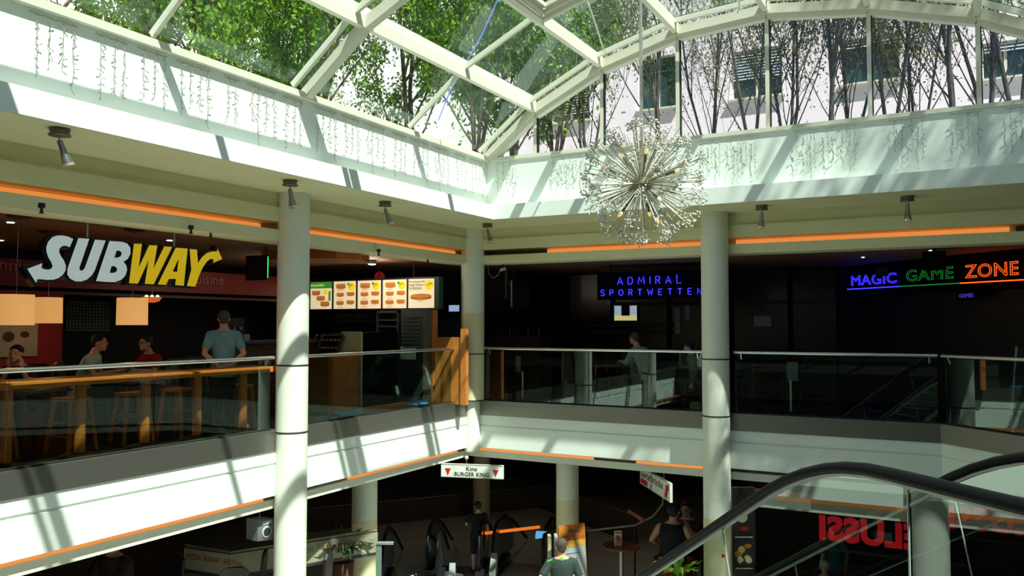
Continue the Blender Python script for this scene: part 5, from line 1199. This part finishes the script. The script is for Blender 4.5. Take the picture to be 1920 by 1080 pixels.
# lower chairs and tables
for px, py, dp, rz, mm, l in ((440, 1060, 12.2, .8, CHB, 'dark high-backed chair at the bottom edge left of the loudspeaker'), (462, 1040, 12.8, 2.2, CHB, 'tall dark chair back just left of the left round column at the bottom'), (585, 1040, 13.2, 2.0, CHB, 'dark leather chair back between the left round column and the lower left column'), (300, 1050, 12.5, 2.9, CHB, 'dark chair below the loudspeaker at the far bottom left')):
    p = at_d(px, py, dp); c = chair(p.x, p.y, rz, mm, l, z=max(LZ, p.z-1.0))
    c.location.z = LZ; c.scale = (1, 1, (p.z+.05-LZ)/1.04)
p = at_d(258, 1040, 12.0); table(p.x, p.y, .45, .6, LZ, 'restaurant table with red place mats at the bottom left', mat('table_dark_red', '5A2418', .5), h=.9, rz=.5)
t = thing('place_mat', 'orange-red place mat with plates on the restaurant table at the bottom left', 'place mat', (p.x, p.y, LZ+.9)); part('mat_sheet', MB().cbox((p.x, p.y, LZ+.906), (.5, .35, .01), .5), mat('mat_orange', 'A04420', .6), t); part('plate', MB().lathe((p.x, p.y, LZ+.911), [(.06, 0), (.12, .015), (.12, .02)], 24), mat('plate_white', '9A948A', .4), t)
RS = mat('red_upholstery', '9A1418', .6)
p = at_d(1262, 1040, 16.2); t = thing('armchair', 'red upholstered tub chair under the person in the black vest', 'chair', (p.x, p.y, LZ))
m = MB(); 
for k in range(13):
    a = YAW+math.pi*(1.0+k/12)-0.0
part('tub_shell', MB().loft([[Vector((p.x+rr*math.cos(a)*1.0, p.y+rr*math.sin(a), z)) for a in [math.pi*2*j/24 for j in range(24)]] for rr, z in ((.28, LZ+.1), (.34, LZ+.45), (.38, LZ+.85), (.36, LZ+.86), (.30, LZ+.5), (.05, LZ+.46))]), RS, t)
part('base', MB().cyl((p.x, p.y), .2, LZ, LZ+.1), BLACK, t)

# ================================================================ overhanging trees that dapple the right wall
for i, (x, y, k, s_, rz) in enumerate([(4.9, 11.3, 3, 1.8, 0.3), (7.4, 10.2, 2, 1.75, 2.0), (3.9, 12.4, 3, 1.55, 1.2)]):
    put_tree(k, x, y, 4.6, rz, s_, 'tree standing outside beside the right half of the glass vault', 'trees right of the glass vault')

# ================================================================ PEOPLE
def remesh(o, vox, sm=3, rounds=True):
    md = o.modifiers.new('remesh', 'REMESH'); md.mode = 'VOXEL'; md.voxel_size = vox; md.use_smooth_shade = True
    m2 = o.modifiers.new('smooth', 'SMOOTH'); m2.iterations = sm; m2.factor = .5
    return o
def ering(c, rx, ry, n=16, tilt=0.0):
    return [Vector((c[0]+rx*math.cos(2*math.pi*k/n), c[1]+ry*math.sin(2*math.pi*k/n), c[2]+tilt*ry*math.sin(2*math.pi*k/n))) for k in range(n)]
def torso(mb, rows, lean=Vector((0, 0, 0)), g=0.0):
    z0 = rows[0][0]
    mb.loft([ering((lean.x*(z-z0), lean.y*(z-z0)+dy, z), rx+g, ry+g) for z, rx, ry, dy in rows])
def mix(a, b, t): return Vector(a).lerp(Vector(b), t)
def hand(mb, wrist, dirv, palmn, side, curl=.5, L=.18):
    """palm plus five unequal bent fingers; dirv along the hand, palmn out of the palm, side = thumb side vector"""
    d = Vector(dirv).normalized(); s_ = Vector(side); s_ = (s_-d*s_.dot(d)).normalized(); p = d.cross(s_).normalized()
    if p.dot(Vector(palmn)) < 0: p = -p
    w = Vector(wrist)
    mb.limb([w, w+d*.045, w+d*.085], [.026, .034, .032], 10)
    mb.limb([w+d*.03+s_*.02, w+d*.08+s_*.03], [.018, .017], 8); mb.limb([w+d*.03-s_*.02, w+d*.08-s_*.028], [.018, .015], 8)
    for k, (off, ln) in enumerate(((.031, .068), (.011, .076), (-.010, .071), (-.030, .055))):
        b = w+d*.085+s_*off; c1_ = b+(d*math.cos(curl*.5)+p*math.sin(curl*.5))*ln*.45; c2_ = c1_+(d*math.cos(curl*1.3)+p*math.sin(curl*1.3))*ln*.32; c3 = c2_+(d*math.cos(curl*2)+p*math.sin(curl*2))*ln*.25
        mb.limb([b, c1_, c2_, c3], [.0095, .009, .0085, .0075], 8)
    t0 = w+d*.025+s_*.03; t1 = t0+(s_*.75+d*.65).normalized()*.035; t2 = t1+(s_*.35+d*.9+p*.3).normalized()*.03
    mb.limb([t0, t1, t2], [.014, .011, .009], 8)
def person(label, loc, rz, skin, hair, shirt, trousers, pose='stand', armL=None, armR=None, lean=(0, 0), head=(0, 0), sleeve=.55, scale=1.0, hair_kind='short', seat=.46, shirt_len=.0, vest=False, shorts=False, glasses=False, extras=None):
    """local frame: faces +Y, its own right hand is +X"""
    t = thing('person', label, 'person', loc, rz, local=True); t.scale = (scale,)*3
    zp = .93 if pose == 'stand' else seat+.10
    ln = Vector((lean[0], lean[1], 0)); H = zp+.50                      # shoulder height
    top = lambda z: Vector((ln.x*(z-zp), ln.y*(z-zp), z))
    rows = [(zp-.06, .155, .115, 0), (zp+.02, .165, .12, 0), (zp+.14, .145, .105, .0), (zp+.28, .155, .11, .0), (zp+.40, .175, .115, 0), (zp+.47, .17, .10, 0), (zp+.52, .12, .075, 0), (zp+.55, .07, .06, 0)]
    def tors(mb, g=0.0, zlo=None):
        rr = [r for r in rows if zlo is None or r[0] >= zlo]
        mb.loft([ering((ln.x*(z-zp), ln.y*(z-zp)+dy, z), rx+g, ry+g) for z, rx, ry, dy in rr])
    sh = {sx: top(H-.045)+Vector((sx*.185, 0, 0)) for sx in (-1, 1)}
    if pose == 'stand':
        legs = {sx: [(sx*.09, 0, zp-.03), (sx*.10, .015, .50), (sx*.11, -.01, .09)] for sx in (-1, 1)}
        feet = {sx: [(sx*.11, -.03, .045), (sx*.12, .06, .04), (sx*.13, .15, .03)] for sx in (-1, 1)}
    else:
        legs = {sx: [(sx*.09, .02, zp-.03), (sx*.13, .44, seat+.05), (sx*.12, .42, .09)] for sx in (-1, 1)}
        feet = {sx: [(sx*.12, .40, .045), (sx*.12, .50, .04), (sx*.13, .58, .03)] for sx in (-1, 1)}
    arms = {}
    for sx, a in ((-1, armL), (1, armR)):
        e, w, hd = a if a else ((sx*.25, -.02, H-.34), (sx*.26, .06, H-.58), (0, .1, -1))
        arms[sx] = (sh[sx], Vector(e), Vector(w), Vector(hd))
    b = MB(); tors(b)
    nk = top(H+.03); hc = top(H+.185)+Vector((head[0], head[1]+.02, 0))
    b.limb([nk, nk.lerp(hc, .5), hc-UZ*.05], [.062, .055, .058], 12)
    # head: skull, jaw, nose, lips, ears
    b.ball(hc+Vector((0, -.012, .02)), .088, 16, (.90, 1.08, 1.08)); b.ball(hc+Vector((0, .028, -.045)), .062, 14, (.88, .95, 1.1)); b.ball(hc+Vector((0, .058, -.092)), .024, 10)
    b.limb([hc+Vector((0, .083, .02)), hc+Vector((0, .103, -.018))], [.009, .014], 8); b.ball(hc+Vector((0, .082, -.055)), .02, 8, (1.1, .7, .45))
    for sx in (-1, 1):
        b.ball(hc+Vector((sx*.083, -.008, -.005)), .026, 8, (.35, .75, 1.15)); b.ball(hc+Vector((sx*.036, .07, .03)), .02, 8, (1.2, .6, .4))
        s0_, e, w, hd = arms[sx]
        b.limb([s0_, s0_.lerp(e, .5), e], [.052, .046, .038], 12); b.limb([e, e.lerp(w, .35), w], [.038, .038, .026], 12)
        hand(b, w, hd, (-sx, 0, 0) if abs(hd.x) < .8 else (0, -1, 0), (0, 1, 0) if abs(hd.y) < .8 else (-sx, 0, 0), curl=.45)
        L = legs[sx]; b.limb([L[0], mix(L[0], L[1], .5), L[1]], [.085, .072, .055], 12); b.limb([L[1], mix(L[1], L[2], .35), L[2]], [.055, .056, .036], 12)
        b.limb(feet[sx], [.042, .04, .03], 10)
    body = part('body', b, skin, t); remesh(body, .009, 2)
    # shirt
    m = MB()
    rr = [(zp-.10+shirt_len, .172, .13, 0)]+[r for r in rows if r[0] > zp-.02]
    m.loft([ering((ln.x*(z-zp), ln.y*(z-zp)+dy, z), rx+.014, ry+.016) for z, rx, ry, dy in rr[:-1]])
    if not vest:
        for sx in (-1, 1):
            s0_, e, w, hd = arms[sx]; se = s0_.lerp(e, sleeve/.55*.75) if sleeve < .8 else e
            m.limb([s0_-Vector((sx*.05, 0, -.01)), s0_, s0_.lerp(se, .5)], [.07, .066, .062], 12); m.tube([s0_, se], [.064, .062], 12)
            if sleeve >= .8: m.tube([e, e.lerp(w, .9)], [.052, .042], 12); m.ball(e, .053, 12)
    so = part('shirt', m, shirt, t); remesh(so, .012, 3)
    m = MB(); m.loft([ering((0, 0, z), rx+.01, ry+.012) for z, rx, ry in ((zp-.09, .15, .12), (zp, .165, .12), (zp+.06, .16, .115))])
    for sx in (-1, 1):
        L = legs[sx]; m.limb([L[0], mix(L[0], L[1], .5), L[1]], [.10, .09, .075], 12)
        if not shorts: m.tube([L[1], mix(L[1], L[2], .5), mix(L[1], L[2], .97)], [.075, .068, .062], 12)
    remesh(part('trousers', m, trousers, t), .014, 3)
    for sx in (-1, 1):
        m = MB(); f = feet[sx]; m.limb([Vector(q)-UZ*.0 for q in f], [.05, .047, .038], 12); part('shoe', m, BLACK, t)
    m = MB(); m.ball(hc+Vector((0, -.026, .042)), .092, 16, (.97, 1.06, .98)); m.ball(hc+Vector((0, -.06, -.01)), .068, 12, (1.02, .7, 1.0))
    if hair_kind == 'long': m.limb([hc+Vector((0, -.06, 0)), hc+Vector((0, -.08, -.12)), hc+Vector((0, -.07, -.2))], [.07, .07, .05], 12)
    h = part('hair', m, hair, t); remesh(h, .010, 1)
    eye = mat('eye_dark', '20140E', .2)
    m = MB()
    for sx in (-1, 1): part('eye', MB().ball(hc+Vector((sx*.032, .083, .012)), .008, 8), eye, t)
    part('mouth', MB().ball(hc+Vector((0, .094, -.055)), .012, 8, (1.7, .3, .3)), mat('lips', '9A5048', .5), t)
    if glasses:
        g = MB()
        for sx in (-1, 1): g.tube([hc+Vector((sx*.034+.024*math.cos(a), .098, .012+.017*math.sin(a))) for a in [6.283*k/12 for k in range(13)]], .0025, 5); g.tube([hc+Vector((sx*.058, .095, .014)), hc+Vector((sx*.085, .0, .014))], .0025, 5)
        part('glasses', g, BLACK, t)
    if extras: extras(t, so, hc, zp, H, top)
    return t
def cloth(n, c): return mat(n, c, .85, var=.12, scale=9, bump=.15)
TEE = cloth('dark_green_tee', '2A3634'); JEANS = cloth('dark_trousers', '161A20'); NEON = mat('neon_green_trim', '4CE03A', .6)
# man in front of the menu stand (seen from behind)
q = at_d(1053, 1010, 13.6)
def trim(t, so, hc, zp, H, top):
    part('collar_badge', MB().ball(top(H+.015)+Vector((0, -.083, 0)), .03, 10, (1, .35, 1.3)), NEON, so)
    part('side_stripe', MB().tube([(.17, -.095, zp+.20), (.13, -.128, zp+.10), (.07, -.142, zp+.02), (.02, -.146, zp-.03)], [.014, .018, .016, .01], 6), NEON, so)
    part('shoulder_stripe', MB().tube([(-.15, -.06, H+.012), (-.20, -.045, H-.012), (-.235, -.035, H-.05)], [.012, .014, .01], 6), NEON, so)
hz = q.z-LZ
person('man seen from behind in a dark sports shirt with neon green trim, hand on hip', (q.x, q.y, LZ), YAW, SKINS, HAIRG, TEE, JEANS,
       armL=((-.33, -.10, 1.16), (-.17, -.17, 1.00), (.9, -.05, -.25)), armR=((.29, -.04, 1.13), (.25, .03, .89), (-.25, .1, -1)), scale=hz/1.735, extras=trim)
# person in black
q = at_d(896, 940, 18.2)
person('person in black t-shirt and dark shorts standing back-turned by the lower escalators', (q.x, q.y, LZ), YAW+.35, SKIN, HAIRD, cloth('black_tee', '0C0C0E'), cloth('black_shorts', '0E0E10'), scale=(q.z-LZ)/1.735, shorts=True,
       armL=((-.28, .08, 1.18), (-.20, .25, 1.25), (.3, .6, .6)))
# upper left gallery
TEEB = cloth('light_blue_tee', '6E98A4'); TEEW = cloth('white_tee', '9EB0A8'); TEER = cloth('red_tee', '9A1014')
q = at_d(420, 583, 12.4)
person('man in a light blue t-shirt standing with his hands clasped behind his back', (q.x, q.y, 0), YAW+.45, SKIN, HAIRG, TEEB, cloth('dark_shorts', '1A1C20'), shorts=False, scale=q.z/1.735,
       armL=((-.27, -.10, 1.12), (-.07, -.21, .93), (1, -.05, -.15)), armR=((.27, -.10, 1.12), (.08, -.22, .96), (-1, -.05, -.2)), shirt_len=-.05)
def seated(px, py, dep, rz, label, **k):
    q = at_d(px, py, dep); chair(q.x, q.y, rz, CHB, 'dark chair under the '+' '.join(label.split()[:11]))
    t = person(label, (q.x, q.y, 0), rz, pose='sit', **k); t.location.z = 0
    t.scale = (q.z/1.245,)*3 if q.z > 1 else (1, 1, 1); return t
for px, py, dp, rz in ((176, 644, 12.5, 0), (280, 645, 13.0, 0), (50, 655, 11.2, 0), (1205, 634, 16.8, 0)):
    pass
seated(150, 643, 12.3, YAW-R(78), 'dark-haired man in a white t-shirt seated in profile left of the green bottle', skin=SKIN, hair=HAIRD, shirt=TEEW, trousers=JEANS, lean=(0, .35), armL=((-.24, .22, .80), (-.14, .42, .84), (0, 1, .1)), armR=((.24, .24, .80), (.12, .46, .84), (-.3, 1, .1)), sleeve=.5)
seated(298, 643, 13.4, YAW+R(150), 'person in a red t-shirt and glasses leaning over the table', skin=SKIN, hair=HAIRD, shirt=TEER, trousers=JEANS, lean=(-.1, .4), armL=((-.26, .26, .82), (-.12, .42, .84), (.3, 1, 0)), armR=((.26, .26, .82), (.14, .45, .84), (-.3, 1, 0)), glasses=True)
seated(52, 662, 11.3, YAW+R(185), 'person at the far left resting the head on both bare forearms', skin=SKIN, hair=HAIRD, shirt=cloth('brown_tee', '2A1812'), trousers=JEANS, lean=(0, .45), armL=((-.20, .34, .80), (-.08, .33, 1.06), (.0, .1, 1)), armR=((.20, .34, .80), (.09, .33, 1.07), (.0, .1, 1)), sleeve=.4)
seated(1213, 636, 16.6, YAW+R(40), 'person in a white long-sleeved shirt bending over a table under the blue sign', skin=SKIN, hair=HAIRG, shirt=cloth('white_shirt', 'A2A8A0'), trousers=JEANS, lean=(.1, .55), armL=((-.26, .30, .78), (-.16, .48, .80), (0, 1, 0)), armR=((.26, .28, .78), (.16, .46, .80), (0, 1, 0)), sleeve=.9)
seated(1305, 652, 16.2, YAW+R(70), 'person in grey half hidden behind the right round column', skin=SKIN, hair=HAIRD, shirt=cloth('grey_shirt', '5E6264'), trousers=JEANS, lean=(0, .2), sleeve=.9)
# lower right: two at a table
def low_seated(px, py, dp, rz, label, **k):
    q = at_d(px, py, dp)
    if 'red chair' not in label: chair(q.x, q.y, rz, CHB, 'dark chair under the '+' '.join(label.split()[:11]), z=LZ)
    t = person(label, (q.x, q.y, LZ), rz, pose='sit', **k); s_ = (q.z-LZ)/1.245; t.scale = (s_,)*3; return t
low_seated(1256, 960, 16.3, YAW-R(25), 'person in a black sleeveless vest seen from behind on a red chair', skin=SKIN, hair=HAIRD, shirt=cloth('black_vest', '0C0A10'), trousers=JEANS, vest=True, lean=(.05, .1), armL=((-.28, .05, .82), (-.24, .25, .72), (0, 1, 0)), armR=((.28, .10, .84), (.22, .34, .80), (0, 1, 0)))
low_seated(1292, 952, 17.4, YAW+R(150), 'person facing the table beyond the black vest, forearms raised', skin=SKIN, hair=HAIRD, shirt=cloth('dim_tee', '3A2420'), trousers=JEANS, lean=(0, .2), armL=((-.25, .25, .80), (-.12, .38, 1.0), (.3, .3, 1)), armR=((.25, .25, .80), (.14, .45, .85), (0, 1, 0)))
q = at_d(1290, 1030, 16.9); table(q.x, q.y, .4, .4, LZ, 'dark table in front of the person in the black vest', DKWOOD, rz=.2)
q = at_d(1563, 978, 15.5)
person('person in a blue shirt and red trousers in the dark shop behind the escalator', (q.x, q.y, LZ), YAW+.2, SKIN, HAIRD, cloth('teal_shirt', '2A5A6A'), cloth('red_trousers', '8A1C1C'), scale=(q.z-LZ)/1.735)
q = at_d(1546, 1066, 13.0)
def cap(t, so, hc, zp, H, top): part('cap', MB().ball(hc+Vector((0, -.015, .065)), .098, 14, (1, 1.1, .75)), mat('grey_cap', 'A8ACA4', .8, var=.2, scale=20), t)
low_seated(1546, 1064, 14.6, YAW+R(160), 'seated person in a pale cap near the bottom edge, behind the escalator glass', skin=SKIN, hair=HAIRG, shirt=cloth('dim_tee', '3A2420'), trousers=JEANS, extras=cap)
q = at_d(215, 1030, 13.0)
low_seated(240, 1003, 13.5, YAW+R(150), 'dimly lit person at the restaurant table at the bottom left', skin=SKIN, hair=HAIRD, shirt=cloth('dim_tee', '3A2420'), trousers=JEANS, lean=(0, .3), armL=((-.24, .28, .80), (-.12, .42, .84), (.3, 1, 0)), armR=((.24, .28, .80), (.12, .42, .84), (-.3, 1, 0)))
# glowing blue tube added in place of a neon reflection in the vault
t = thing('reflection_streak', 'thin blue glowing tube added outside the left roof panes to imitate a neon reflection', 'imitated reflection', tuple(at_d(880, 110, 13.5)))
part('streak_tube', MB().tube([at_d(942, -20, 13.2), at_d(905, 62, 13.6), at_d(862, 138, 14.0), at_d(845, 168, 14.2), at_d(822, 225, 14.6)], .012, 6), mat('blue_reflection', '8A90FF', .5, emit=.5, ecol='6068FF'), t)
